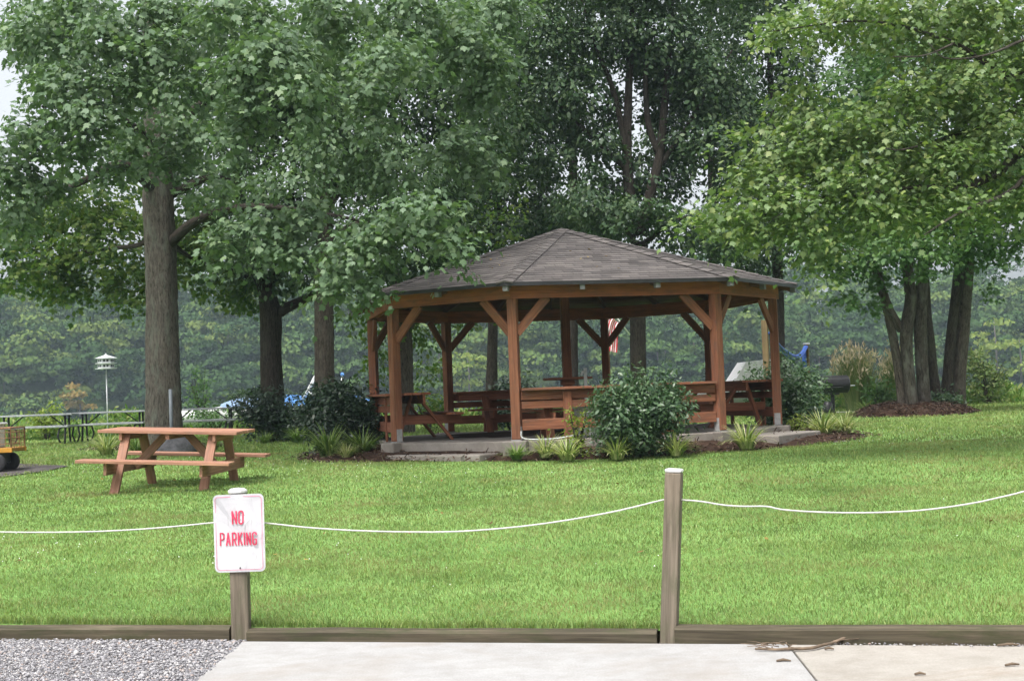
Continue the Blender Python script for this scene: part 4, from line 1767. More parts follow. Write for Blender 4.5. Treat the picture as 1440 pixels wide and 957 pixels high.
def grill():
    b = G(1172, 582)
    k = b.y / F_PX
    t = thing('barrel_grill', 'black barrel grill on a single post beside the right shrub', 'grill', b, .1)
    zc = P(1176, 540, b.y).z - b.z
    R = 12.5 * k
    mb = MB()
    L = 40 * k
    mb.lathe((.05, 0, zc), [(R * .9, -L / 2), (R, -L / 2 + .03), (R, L / 2 - .03), (R * .9, L / 2)], 22, axis='X')
    mb.build('barrel', M['black_metal'], t, smooth=False)
    mb = MB()
    mb.box((.05, -R - .01, zc - .02), (L - .06, .02, .03))
    mb.tube([(-.1, -R - .06, zc - .08), (.2, -R - .06, zc - .08)], .014, 6)
    mb.build('lid_handle', M['black_metal'], t)
    mb = MB()
    mb.tube([(0, 0, -.1), (0, 0, zc - R + .02)], .05, 10)
    mb.box((0, 0, zc - R - .02), (.3, .24, .04))
    mb.build('pedestal', M['black_metal'], t)
    mb = MB()
    mb.tube([(L / 2 + .04, 0, zc - .05), (L / 2 + .24, 0, zc - .05)], .014, 6)
    mb.build('side_handle', M['grey_metal'], t)
    mb = MB()
    for x in (-.16,):
        mb.lathe((x, -.1, 0), [(.13, 0), (.15, .12), (.12, .26), (.08, .34)], 12)
    kb = mb.build('charcoal_kettle', M['black_metal'], smooth=True)
    kb.location = b
    tag(kb, 'small black kettle standing at the foot of the barrel grill', 'kettle')


grill()


# ---------------------------------------------------------------- small things by the gazebo
def small_things():
    # grey post and boulder by the big trunk
    yb = G(229, 636).y - .5
    b = P(242, 634, yb)
    b.z = float(H(b.x, b.y))
    t = P(241, 547, b.y)
    o = MB().tube([(b.x, b.y, b.z - .1), (b.x, b.y, t.z)], .034, 10).build('metal_post', M['pipe_grey'], smooth=True)
    tag(o, 'thin grey metal post in front of the thick left trunk', 'post')
    mb = MB()
    vs, fs = [], []
    n, m_ = 18, 9
    rr = random.Random(3)
    for j in range(m_ + 1):
        ph = math.pi / 2 * j / m_
        for i in range(n):
            a = 2 * math.pi * i / n
            r = 1 + .08 * math.sin(3 * a + j) + rr.uniform(-.05, .05)
            vs.append((.46 * r * math.cos(a) * math.cos(ph), .34 * r * math.sin(a) * math.cos(ph), -.05 + .44 * math.sin(ph) * r))
    for j in range(m_):
        for i in range(n):
            fs.append((j * n + i, j * n + (i + 1) % n, (j + 1) * n + (i + 1) % n, (j + 1) * n + i))
    mb.add(vs, fs)
    o = mb.build('boulder', M['stone'], smooth=True)
    g = P(246, 630, yb - .3)
    o.location = (g.x, g.y, float(H(g.x, g.y)))
    tag(o, 'dark grey boulder at the foot of the thick left trunk', 'boulder')
    # white standpipe inside the gazebo
    p = P(824, 545, 23.2)
    s = thing('water_tap', 'white standpipe with a tap rising behind the front gazebo table', 'tap', (p.x, p.y, SLAB_Z))
    zt = P(824, 517, 23.2).z - SLAB_Z
    MB().tube([(0, 0, 0), (0, 0, zt)], .028, 8).build('pipe', M['white_paint'], s, smooth=True)
    MB().tube([(0, -.02, zt - .06), (-.05, -.06, zt - .07), (-.07, -.09, zt - .12)], .02, 8).build('spout', M['white_paint'], s, smooth=True)
    # white tub behind the front shrub
    q = P(834, 612, 21.4)
    mb = MB()
    mb.lathe((0, 0, 0), [(.2, 0), (.24, .04), (.28, .42), (.3, .45), (.3, .47), (.27, .47)], 20)
    o = mb.build('plastic_tub', M['pale_blue'] if False else M['white_plastic'], smooth=False)
    o.location = (q.x, q.y, SLAB_Z)
    tag(o, 'white plastic tub on the gazebo floor behind the front shrub', 'tub')
    # white hose lying along the slab edge
    pts = []
    for (px, py) in ((733, 606), (733, 613), (738, 616.5), (752, 617.5), (770, 617), (790, 615), (806, 612), (822, 611)):
        w = P(px, py, 20.45)
        pts.append((w.x, w.y, max(w.z, SLAB_Z - .05), .01))
    sp_ = smooth_path(pts, 4)
    o = MB().tube([k[:3] for k in sp_], .0095, 8).build('hose', M['white_plastic'], smooth=True)
    tag(o, 'bent white hose lying at the foot of the front left gazebo post', 'hose')


small_things()


# ---------------------------------------------------------------- debris on the concrete
def debris():
    rr = random.Random(4)
    a = flat(1062, 911, .012)
    mb = MB()
    pts = []
    for (px, py) in ((1062, 910), (1085, 911), (1110, 910), (1140, 909), (1160, 904), (1175, 900), (1205, 896), (1232, 892)):
        q = flat(px, py, .03)
        pts.append((q.x, q.y, .024 + (.03 if px > 1190 else 0), .006 if px < 1100 else .009))
    trunk_mesh(mb, pts, 6, .1, 3)
    for i in range(16):
        b = flat(rr.uniform(1070, 1112), rr.uniform(906, 914), .015)
        d = Vector((rr.uniform(-.14, .08), rr.uniform(-.05, .05), rr.uniform(0, .02)))
        mb.tube([(b.x, b.y, .018), (b.x + d.x * .5, b.y + d.y * .5 + rr.uniform(-.01, .01), .03), (b.x + d.x, b.y + d.y, .018 + d.z)], [.003, .0025, .0015], 5)
    for (px, py) in ((1150, 906), (1172, 900), (1188, 897)):
        b = flat(px, py, .03)
        d = Vector((rr.uniform(.05, .16), rr.uniform(-.03, .05), .015))
        mb.tube([(b.x, b.y, .03), (b.x + d.x, b.y + d.y, .02 + d.z)], [.0035, .002], 5)
    tag(mb.build('fallen_branch', M['twig'], smooth=True), 'thin dead branch with twiggy end lying across the concrete joint', 'branch')
    for (px, py, l, lab) in ((1424, 936, .07, 'short dark stick on the concrete at the right edge'), (1418, 908, .11, 'dark forked stick on the concrete close to the right timber'),
                             (1294, 949, .05, 'small dark bark chip on the concrete near the bottom right'), (1102, 930, .07, 'curled brown leaf on the concrete left of the joint'),
                             (1166, 913, .045, 'small dark chip on the concrete below the dead branch')):
        b = flat(px, py, .012)
        mb = MB()
        mb.tube([(-l / 2, 0, .006), (0, .006, .01), (l / 2, rr.uniform(-.01, .01), .006)], [.006, .008, .004], 6)
        if 'forked' in lab:
            mb.tube([(-.02, 0, .008), (.03, .02, .012)], [.005, .003], 5)
        o = mb.build('stick', M['twig'], smooth=True)
        o.location = (b.x, b.y, .012)
        tag(o, lab, 'debris')
    # a bark scrap by the sign post
    b = flat(318, 893, .01)
    mb = MB()
    mb.tube([(-.09, -.02, .02), (0, 0, .035), (.09, .01, .03), (.16, -.02, .012)], [.008, .016, .012, .004], 6)
    o = mb.build('bark_scrap', M['twig'], smooth=True)
    o.location = (b.x, b.y, .0)
    tag(o, 'curved bark scrap on the gravel against the sign post', 'debris')
    # leaf litter on roof and lawn
    rng = np.random.default_rng(2)
    pos = []
    for i in range(60):
        k = 7 if i < 45 else 0
        p = gv(k, RG + .35).lerp(gv(k + 1, RG + .35), rng.random()) * rng.uniform(.45, .95)
        ratio = p.length / ((gv(k, RG + .4).lerp(gv(k + 1, RG + .4), .5)).length)
        z = 3.53 - (3.53 - 2.335) * min(1, ratio) + .03
        pos.append(gz_world(Vector((p.x, p.y, z))))
    for i in range(70):
        y_ = rng.uniform(10, 24)
        x_ = rng.uniform(-.36, .36) * y_
        pos.append(Vector((x_, y_, float(H(x_, y_)) + .035)))
    n = len(pos)
    v, f = leaf_mesh(np.array([tuple(p) for p in pos]), rng.normal(size=(n, 3)) * [1, 1, .2], np.array([[0, 0, 1.0]] * n) + rng.normal(size=(n, 3)) * .2,
                     rng.uniform(.03, .07, n), OAK)
    kind(mesh_np('leaf_litter', v, f, M['leaf_litter']), 'stuff', 'dry leaves lying on the gazebo roof and the lawn')


debris()


# ================================================================== PLANTS
def shrub(name, label, base, rx, ry, h, mat, leaf=.08, lai=5.5, seed=1, shape=LANCE, lump=9, stem_mat=None, group=None, upr=.3):
    rng = np.random.default_rng(seed)
    o = thing(name, label, 'shrub', base, 0, group)
    lobes = []
    for i in range(lump):
        a = rng.uniform(0, 6.283)
        r = rng.uniform(.25, .68)
        z = rng.uniform(.28, .8)
        k = rng.uniform(.34, .55)
        sh = math.sqrt(max(.2, 1 - ((z - .45) / .75) ** 2))
        lobes.append(((math.cos(a) * r * rx * sh, math.sin(a) * r * ry * sh, z * h), (rx * k, ry * k, h * k * .62)))
    lobes.append(((0, 0, h * .45), (rx * .72, ry * .72, h * .44)))
    v, f = lobes_leaves(lobes, leaf, shape, lai, rng, per=9, twig=leaf * 3.4, spread=leaf * .9, droop=-upr, upw=.6, outw=.7, rndw=.5)
    v = v[:]
    low = v[:, 2] < .02
    v[low, 2] = .02 + rng.random(low.sum()) * .05
    mesh_np('foliage', v, f, mat, o)
    mb = MB()
    for i in range(9):
        a = rng.uniform(0, 6.283)
        e = (math.cos(a) * rx * .6, math.sin(a) * ry * .6, h * rng.uniform(.5, .85), .005)
        trunk_mesh(mb, [(math.cos(a) * .05, math.sin(a) * .05, -.05, .018), (e[0] * .4, e[1] * .4, h * .35, .012), e], 6, 0, 3)
    mb.build('stem', stem_mat or M['bark_dark'], o)
    return o


def px_m(px, Y):
    return px * Y / F_PX


def on_lawn(px, Y):
    p = P(px, 600, Y)
    return Vector((p.x, Y, float(H(p.x, Y))))


YF = 20.0
shrub('round_shrub', 'large round green shrub in front of the gazebo', on_lawn(893, YF), px_m(94, YF), .85, px_m(120, YF), M['bush'], .075, 5.6, 31, lump=13)
shrub('round_shrub', 'green shrub beside the right gazebo post, left of the grill', on_lawn(1112, 25.6), px_m(53, 25.6), .75, px_m(109, 25.6), M['bush'], .08, 5.0, 32, lump=10)
shrub('dark_shrub', 'wide dark shrub just left of the gazebo', on_lawn(487, 24.2), px_m(70, 24.2), .95, px_m(106, 24.2), M['bush_dark'], .085, 5.5, 33, lump=12)
shrub('dark_shrub', 'dark shrub at the foot of the forked trunk', on_lawn(385, 31), px_m(54, 31), .8, px_m(72, 31), M['bush_dark'], .1, 5, 34, lump=9)
shrub('dark_shrub', 'low dark shrub between the two middle left trunks', on_lawn(432, 30), px_m(36, 30), .5, px_m(58, 30), M['bush_dark'], .09, 5, 35, lump=6)
shrub('dark_shrub', 'dark spreading shrub behind the back gazebo table', on_lawn(722, 29.6), px_m(52, 29.6), .7, px_m(92, 29.6), M['bush_dark'], .1, 4.5, 36, lump=8)
shrub('shore_shrub', 'thin twiggy shrub in front of the large white boat', on_lawn(1078, 27.8), px_m(34, 27.8), .4, px_m(88, 27.8), M['bush'], .085, 2.6, 47, lump=9)
shrub('yellow_shrub', 'small yellow green shrub at the left end of the front shrub', on_lawn(812, 20.2), px_m(22, 20.2), .25, px_m(82, 20.2), M['leaf_yellow'], .06, 2.2, 37, lump=5)
shrub('yellow_shrub', 'low yellowish shrub at the foot of the right shrub', on_lawn(1122, 23.4), px_m(17, 23.4), .2, px_m(34, 23.4), M['leaf_yellow'], .05, 4, 38, lump=4)
shrub('yellow_shrub', 'bright yellow green shrub beyond the left metal tables', on_lawn(66, 42), px_m(26, 42), .5, px_m(58, 42), M['leaf_yellow'], .13, 3.5, 39, lump=6)
shrub('shore_shrub', 'thin green sapling right of the thick left trunk', on_lawn(283, 41), px_m(22, 41), .5, px_m(112, 41), M['leaf_mid'], .12, 1.9, 40, lump=7)
shrub('shore_shrub', 'green weedy shrub below the bird house', on_lawn(172, 43), px_m(40, 43), .6, px_m(45, 43), M['weed'], .13, 3, 41, lump=6)
shrub('shore_shrub', 'loose weedy shrub in front of the white open boat', on_lawn(304, 40), px_m(34, 40), .5, px_m(46, 40), M['leaf_mid'], .12, 2.0, 48, lump=7)
shrub('shore_shrub', 'leafy shrub behind the blue boat covers', on_lawn(345, 45), px_m(60, 45), .6, px_m(66, 45), M['leaf_oak'], .15, 3, 42, lump=7)
shrub('shore_shrub', 'grey green wild shrub beyond the trunks at the right', on_lawn(1392, 42), px_m(40, 42), .7, px_m(80, 42), M['reed'], .13, 3, 43, lump=8)
shrub('shore_shrub', 'green shrub seen under the left side of the gazebo roof', on_lawn(602, 37), px_m(36, 37), .6, px_m(62, 37), M['weed'], .13, 3, 44, lump=6)
shrub('shore_shrub', 'low shrub at the foot of the right maple trunks', on_lawn(1332, 32.4), px_m(30, 32.4), .45, px_m(34, 32.4), M['bush'], .09, 4, 45, lump=6)
shrub('shore_shrub', 'broad leaved shrub against the left side of the right maples', on_lawn(1238, 34), px_m(28, 34), .45, px_m(56, 34), M['leaf_mid'], .13, 3.5, 46, lump=6)


def strap_clump(seed, n, ln, mat, up=1.0):
    rng = np.random.default_rng(seed)
    vs, fs = [], []
    for i in range(n):
        a = rng.uniform(0, 6.283)
        L = ln * rng.uniform(.6, 1.1)
        tilt = rng.uniform(.25, 1.15)
        b = np.array([math.cos(a), math.sin(a), 0]) * rng.uniform(0, .07)
        d = np.array([math.cos(a), math.sin(a), 0])
        s = np.array([-math.sin(a), math.cos(a), 0]) * rng.uniform(.006, .011)
        k = len(vs)
        seg = 5
        p = b.copy()
        ang = math.pi / 2 - tilt * .35
        for j in range(seg + 1):
            w = (1 - j / seg) ** .6
            vs += [p - s * w, p + s * w]
            p = p + (d * math.cos(ang) + np.array([0, 0, math.sin(ang)]) * up) * (L / seg)
            ang -= tilt * .42
        for j in range(seg):
            q = k + 2 * j
            fs.append((q, q + 1, q + 3, q + 2))
    v = np.array(vs)
    v[:, 2] = np.maximum(v[:, 2], .005)
    return v, np.array(fs)


def strap_plants():
    protos = {}
    spots = [  # base pixel, distance, scale, kind, label
        (462, 633, 22.6, 1.35, 'g', 'largest arching grass clump in front of the dark left shrub'),
        (510, 631, 22.6, 1.2, 'g', 'arching grass clump between the dark left shrub and the left gazebo post'),
        (487, 637, 22.0, .75, 'v', 'small pale grass clump between the two big ones left of the gazebo'),
        (418, 605, 29.0, 1.0, 'g', 'yellow green grass clump under the shrub at the forked trunk'),
        (372, 606, 29.5, .7, 'g', 'small grass clump behind the right end of the lawn picnic table'),
        (150, 637, 26.5, 1.15, 'v', 'pale grass clump left of the thick trunk, behind the picnic table'),
        (192, 632, 27.0, .9, 'g', 'green grass clump close to the thick left trunk'),
        (300, 628, 27.0, .8, 'g', 'grass clump right of the boulder, behind the picnic table'),
        (727, 645, 20.1, .7, 'g', 'thin sparse grass clump at the front left gazebo post'),
        (768, 641, 20.2, .85, 'v', 'yellow striped grass clump under the front gazebo table'),
        (798, 648, 19.7, .95, 'v', 'pale striped grass clump left of the front shrub, nearest the lawn'),
        (868, 642, 19.5, .85, 'v', 'striped grass clump at the foot of the front shrub'),
        (952, 643, 19.6, .85, 'v', 'striped grass clump at the right foot of the front shrub'),
        (1050, 638, 20.3, 1.05, 'v', 'pale yellow grass clump in front of the gazebo step'),
        (1158, 620, 23.0, 1.15, 'v', 'pale striped grass clump in the right end of the mulch bed'),
        (1187, 618, 23.3, 1.0, 'v', 'pale striped grass clump at the far right tip of the mulch bed'),
        (1120, 600, 24.5, .6, 'g', 'small grass tuft at the right rear of the gazebo step'),
        (1218, 578, 36.0, .9, 'g', 'grass clump left of the right maple trunks'),
        (1345, 578, 33.0, 1.0, 'g', 'dark grass clump right of the right maple trunks'),
    ]
    rr = random.Random(8)
    for (px, py, Y, s, k, lab) in spots:
        p = P(px, py, Y)
        z = float(H(p.x, Y)) + .03
        if k not in protos:
            v, f = strap_clump(51 if k == 'v' else 52, 150, .42, None)
            o = mesh_np('strap_plant', v, f, M['strap'] if k == 'v' else M['strap_green'])
            protos[k] = o
        else:
            o = protos[k].copy()
            C.objects.link(o)
        o.location = (p.x, Y, z)
        o.rotation_euler = (0, 0, rr.uniform(0, 6.28))
        s *= 1.35
        o.scale = (s * 1.1, s * 1.1, s * rr.uniform(.72, .85))
        tag(o, lab, 'plant', 'strap leaved clumps in the beds')


strap_plants()


def tall_grass(label, px, Y, w, h, seed):
    rng = np.random.default_rng(seed)
    b = on_lawn(px, Y)
    o = thing('ornamental_grass', label, 'plant', b)
    n = 1500
    vs, fs = [], []
    tips = []
    for i in range(n):
        a = rng.uniform(0, 6.283)
        L = h * rng.uniform(.55, 1.1)
        r0 = rng.uniform(0, .35) * w
        out = rng.uniform(.05, 1) * w * .6
        d = np.array([math.cos(a), math.sin(a), 0])
        p0 = d * r0
        s = np.array([-math.sin(a + .5), math.cos(a + .5), 0]) * .012
        k = len(vs)
        for j in range(5):
            t = j / 4
            p = p0 + d * out * t ** 1.7 + np.array([0, 0, L * (t - .22 * t * t * (out / w))])
            q = s * (1 - t * .9)
            vs += [p - q, p + q]
        for j in range(4):
            q = k + 2 * j
            fs.append((q, q + 1, q + 3, q + 2))
        if i % 14 == 0:
            tips.append(vs[-1])
    mesh_np('blade', np.array(vs), np.array(fs), M['reed'], o)
    tips = np.array(tips) + [0, 0, .03]
    m_ = len(tips)
    pos = np.repeat(tips, 7, 0) + rng.normal(size=(m_ * 7, 3)) * [.04, .04, .1]
    v, f = leaf_mesh(pos, rng.normal(size=(m_ * 7, 3)) * .4 + [0, 0, 1], rng.normal(size=(m_ * 7, 3)), rng.uniform(.1, .18, m_ * 7), RHOMB * [.3, 1])
    mesh_np('plume', v, f, M['plume'], o)


tall_grass('large clump of tall feathery ornamental grass right of the grill', 1207, 38, .85, 1.65, 61)
tall_grass('smaller clump of tall feathery grass behind the right maple trunks', 1262, 40, .6, 1.45, 62)


def weeds():
    """unmown growth along the bank, left and right"""
    rng = np.random.default_rng(71)
    n = 34000
    x = rng.uniform(-20, 20, n)
    y = rng.uniform(42.0, 48.0, n)
    hgt = rng.uniform(.12, .72, n) * np.clip(.4 + vnoise(np.stack([x * .8, y * .8, x * 0], -1), 4), .3, 1.3)
    z = H(x, y) + hgt * rng.random(n)
    pos = np.stack([x, y, z], -1)
    v, f = leaf_mesh(pos, rng.normal(size=(n, 3)) * [.6, .6, .4] + [0, 0, .8], rng.normal(size=(n, 3)) + [0, -.5, .5], rng.uniform(.12, .3, n), LANCE * [.8, 1])
    kind(mesh_np('shore_weeds', v, f, M['weed']), 'stuff', 'unmown weeds along the lake bank')


weeds()


# ================================================================== TREES
def big_left_tree():
    b = G(229, 636)
    Yt = b.y + .35
    b = Vector((P(232, 630, Yt).x, Yt, float(H(P(232, 630, Yt).x, Yt)) - .05))
    tr = [(b.x, b.y, b.z - .1, .47), (b.x, b.y, b.z + .12, .4), (*P(231, 560, Yt), .35), (*P(229, 460, Yt), .32), (*P(226, 360, Yt), .31), (*P(222, 280, Yt), .3),
          (*P(221, 190, Yt), .27), (*P(216, 60, Yt + .1), .22), (*P(205, -200, Yt + .3), .16), (*P(200, -500, Yt + .5), .08), (*P(200, -700, Yt + .5), .03)]
    limbs = [
        [tp(222, 275, Yt, .13), tp(196, 246, Yt - .6, .11), tp(165, 232, Yt - 1.2, .09), tp(110, 258, Yt - 2, .06), tp(40, 290, Yt - 3, .03)],
        [tp(236, 345, Yt, .12), tp(265, 318, Yt - .5, .1), tp(300, 300, Yt - 1.2, .085), tp(360, 290, Yt - 3, .06), tp(450, 300, Yt - 5, .035), tp(560, 320, Yt - 6.5, .015)],
        [tp(228, 280, Yt, .1), tp(262, 262, Yt + .3, .085), tp(300, 250, Yt + .6, .07), tp(340, 262, Yt + 1.2, .04), tp(400, 300, Yt + 2, .02)],
        [tp(222, 200, Yt, .11), tp(255, 170, Yt - 1, .09), tp(320, 120, Yt - 3, .06), tp(400, 90, Yt - 5.5, .03)],
        [tp(220, 210, Yt, .1), tp(190, 180, Yt - 1.2, .08), tp(130, 150, Yt - 3, .05), tp(60, 150, Yt - 5, .025)],
        [tp(218, 120, Yt, .1), tp(270, 40, Yt - 1, .08), tp(380, -20, Yt - 2.5, .05), tp(520, -40, Yt - 4, .02)],
        [tp(222, 300, Yt, .09), tp(205, 340, Yt + 1.5, .06), tp(150, 350, Yt + 3, .04), tp(80, 360, Yt + 4, .02)],
        [tp(225, 330, Yt, .08), tp(250, 350, Yt + 1.5, .06), tp(280, 370, Yt + 3, .03)],
    ]
    y = Yt
    front = [pl(228, 232, y - 2.5, 40, 15, .6), pl(245, 172, y - 3, 34, 18, .6), pl(200, 120, y - 3, 46, 22, .8), pl(262, 205, y - 2, 30, 16, .6), pl(185, 205, y - 3, 34, 16, .6), pl(300, 268, y - 4, 36, 14, .6),
             pl(385, 75, y - 8, 62, 38, .9), pl(340, 100, y - 8, 40, 30, .7), pl(425, 125, y - 8.4, 36, 30, .6), pl(428, 170, y - 8.3, 16, 26, .35), pl(325, 180, y - 7.6, 20, 40, .45), pl(350, 150, y - 7.8, 30, 26, .5),
             pl(335, 20, y - 7, 70, 30, 1.0), pl(470, 22, y - 7, 66, 34, 1.0), pl(545, 78, y - 8, 52, 28, .8), pl(522, 130, y - 8, 30, 34, .6), pl(532, 178, y - 7.8, 16, 18, .35), pl(575, 20, y - 6.5, 60, 36, 1.0),
             pl(640, 50, y - 5.5, 52, 50, .9), pl(690, 95, y - 5, 36, 44, .7), pl(640, 205, y - 5.5, 46, 26, .7), pl(680, 235, y - 5, 30, 22, .6), pl(660, 140, y - 4.5, 36, 30, .6), pl(705, 20, y - 4, 50, 40, .9),
             pl(590, 300, y - 8.3, 52, 26, .7), pl(625, 335, y - 8.4, 34, 20, .5), pl(645, 368, y - 8.3, 16, 14, .3), pl(500, 350, y - 8, 52, 26, .8), pl(540, 325, y - 8, 40, 24, .7), pl(480, 398, y - 7.8, 42, 20, .6), pl(525, 412, y - 7.9, 22, 12, .35),
             pl(370, 318, y - 7.2, 56, 22, .8), pl(320, 350, y - 7, 36, 24, .6), pl(400, 360, y - 7.2, 44, 20, .6), pl(430, 300, y - 7.2, 42, 18, .6),
             pl(235, 75, y - 6.5, 60, 24, .9), pl(160, 55, y - 6, 60, 30, 1.0), pl(262, 120, y - 6.6, 36, 18, .6), pl(170, 120, y - 6.2, 55, 22, .8), pl(95, 120, y - 5.8, 55, 34, .9), pl(130, 165, y - 6.2, 60, 20, .8), pl(50, 190, y - 5.6, 56, 28, .9), pl(110, 212, y - 6, 34, 26, .6), pl(20, 245, y - 5.2, 40, 36, .8), pl(25, 310, y - 5, 38, 26, .7), pl(70, 265, y - 5, 40, 20, .6),
             pl(60, 60, y - 5, 60, 36, 1.1), pl(110, 15, y - 5.5, 60, 26, 1.0), pl(235, 15, y - 6, 70, 28, 1.0), pl(165, 245, y - 5.4, 30, 16, .5)]
    mid = [pl(300, 130, y + .8, 60, 60, 1.0), pl(120, 110, y + .5, 90, 60, 1.2), pl(470, 200, y - 1, 90, 60, 1.4), pl(560, 240, y - .5, 80, 50, 1.4), pl(60, 40, y, 80, 50, 1.4), pl(400, 262, y - 1.5, 80, 28, 1.0), pl(620, 60, y, 90, 60, 1.6), pl(490, 90, y - 1, 90, 60, 1.4), pl(290, 30, y + .6, 90, 50, 1.3), pl(170, 190, y + .8, 60, 40, 1.0), pl(320, 230, y + .8, 50, 36, .9), pl(410, 60, y - 1, 80, 60, 1.4)]
    back = [pl(55, 375, y + 4, 75, 40, 1.2), pl(150, 350, y + 4, 90, 60, 1.6), pl(250, 385, y + 4, 45, 50, 1.1), pl(110, 290, y + 4.5, 100, 50, 1.6), pl(20, 330, y + 4, 50, 45, 1.2), pl(190, 420, y + 4, 42, 22, .8), pl(100, 410, y + 4, 30, 24, .7), pl(290, 330, y + 4, 60, 50, 1.3), pl(335, 400, y + 4.5, 40, 40, 1.0)]
    top = [pl(200, -320, y, 330, 160, 4.5), pl(480, -190, y - 3, 200, 110, 3.0), pl(-60, -190, y - 2, 200, 130, 3.0)]  # upper crown out of view: sparse coarse leaves added to shade the boughs below
    A = dict(leaf=.098, shape=MAPLE, lai=4.2, per=17, twig=.6, spread=.2, upw=.75, outw=.6)
    return make_tree('maple_tree', 'thickest tree, a leafy maple with straight grey brown trunk at the left', b, [tr], limbs,
                     [(front, M['leaf_big'], A, 101), (mid, M['leaf_big'], dict(leaf=.125, shape=OAK, lai=3.4, per=12, twig=.6, spread=.25), 102),
                      (back, M['leaf_back'], dict(leaf=.12, shape=MAPLE, lai=3.4, per=11, twig=.5, spread=.2, thin=.22), 103),
                      (top, M['leaf_big'], dict(leaf=.3, shape=OAK, lai=.45, per=12, twig=1.0, spread=.5), 104)], M['bark_big'], 26)


big_left_tree()


def mid_left_trees():
    # forked dark trunk
    Y = 32.0
    b = on_lawn(384, Y)
    tr = [(b.x, Y, b.z - .1, .3), (*P(383, 560, Y), .27), (*P(381, 500, Y), .245), (*P(380, 440, Y), .25), (*P(372, 405, Y), .17), (*P(355, 360, Y), .13), (*P(335, 280, Y), .1), (*P(330, 150, Y), .06), (*P(330, -60, Y), .03)]
    limbs = [[tp(384, 445, Y, .14), tp(405, 432, Y, .12), tp(430, 420, Y, .1), tp(470, 395, Y - .5, .07), tp(520, 350, Y - 1, .03)],
             [tp(366, 395, Y, .1), tp(340, 385, Y - .3, .07), tp(315, 378, Y - .6, .05), tp(285, 368, Y - 1, .02)],
             [tp(376, 410, Y, .12), tp(395, 360, Y, .1), tp(410, 270, Y, .07), tp(420, 160, Y, .03)]]
    lob = [pl(370, 380, Y - .5, 60, 35, 1.2), pl(330, 300, Y, 90, 60, 1.8), pl(420, 340, Y, 80, 60, 1.6), pl(400, 220, Y, 120, 90, 2.2), pl(330, 120, Y, 120, 100, 2.2), pl(450, 390, Y - .5, 40, 25, .8), pl(440, 100, Y, 120, 110, 2.2), pl(265, 250, Y + 1, 44, 40, 1.2), pl(250, 170, Y + 1, 56, 46, 1.3), pl(180, 200, Y + 2, 50, 46, 1.3), pl(250, 330, Y + 2, 40, 36, 1.0), pl(400, 130, Y - 1, 90, 60, 1.5), pl(470, 230, Y - .5, 80, 50, 1.5)]
    make_tree('maple_tree', 'dark trunk that forks low, second tree from the left', b, [tr], limbs,
              [(lob, M['leaf_oak'], dict(leaf=.14, shape=OAK, lai=3.6, per=12, twig=.6, spread=.25), 111),
               ([pl(400, -160, Y, 260, 160, 3.5)], M['leaf_oak'], dict(leaf=.34, shape=OAK, lai=1.3, per=12, twig=1.0, spread=.5), 112)], M['bark_dark'], 16)  # big coarse lobe is an unseen treetop, added to shade the lower leaves
    Y = 31.0
    b = on_lawn(457, Y)
    tr = [(b.x, Y, b.z - .1, .27), (*P(456, 540, Y), .225), (*P(455, 440, Y), .215), (*P(455, 380, Y), .2), (*P(460, 250, Y), .15), (*P(465, 80, Y), .1), (*P(470, -150, Y), .04)]
    limbs = [[tp(456, 350, Y, .1), tp(490, 320, Y - .5, .08), tp(560, 300, Y - 1, .04)], [tp(458, 300, Y, .09), tp(500, 230, Y, .07), tp(580, 160, Y, .03)]]
    lob = [pl(520, 370, Y + .5, 80, 40, 1.3), pl(560, 280, Y, 110, 70, 2.0), pl(620, 340, Y + 1, 60, 60, 1.5), pl(530, 150, Y, 130, 100, 2.2), pl(600, 60, Y, 130, 90, 2.2), pl(650, 200, Y + 1, 80, 90, 1.8)]
    make_tree('maple_tree', 'straight grey trunk left of the gazebo, third tree from the left', b, [tr], limbs,
              [(lob, M['leaf_oak'], dict(leaf=.14, shape=OAK, lai=3.6, per=12, twig=.6, spread=.25), 113),
               ([pl(560, -150, Y, 260, 150, 3.5)], M['leaf_oak'], dict(leaf=.34, shape=OAK, lai=1.2, per=12, twig=1.0, spread=.5), 114)], M['bark_oak'], 16)  # coarse lobe above the frame, added for the shade it throws downwards
    Y = 34.5
    b = on_lawn(572, Y)
    tr = [(b.x, Y, b.z - .1, .22), (*P(572, 560, Y), .17), (*P(571, 500, Y), .165), (*P(568, 465, Y), .18), (*P(560, 420, Y), .13), (*P(550, 340, Y), .1), (*P(540, 200, Y), .05)]
    limbs = [[tp(572, 468, Y, .1), tp(590, 430, Y, .08), tp(615, 380, Y, .06), tp(650, 300, Y, .03)]]
    lob = [pl(540, 440, Y, 60, 35, 1.2), pl(590, 470, Y + .4, 40, 22, .8), pl(640, 440, Y, 50, 26, 1.0), pl(600, 400, Y, 80, 50, 1.6), pl(680, 390, Y + 1, 60, 40, 1.3), pl(520, 500, Y + 1, 26, 40, .8), pl(700, 330, Y + 1, 80, 70, 1.8), pl(610, 520, Y + 1.5, 30, 22, .7)]
    make_tree('maple_tree', 'thin pale trunk with yellowing leaves seen through the left gazebo posts', b, [tr], limbs,
              [(lob, M['leaf_back'], dict(leaf=.13, shape=OAK, lai=1.7, per=11, twig=.5, spread=.2, thin=.4), 115)], M['bark_oak'], 14)


mid_left_trees()


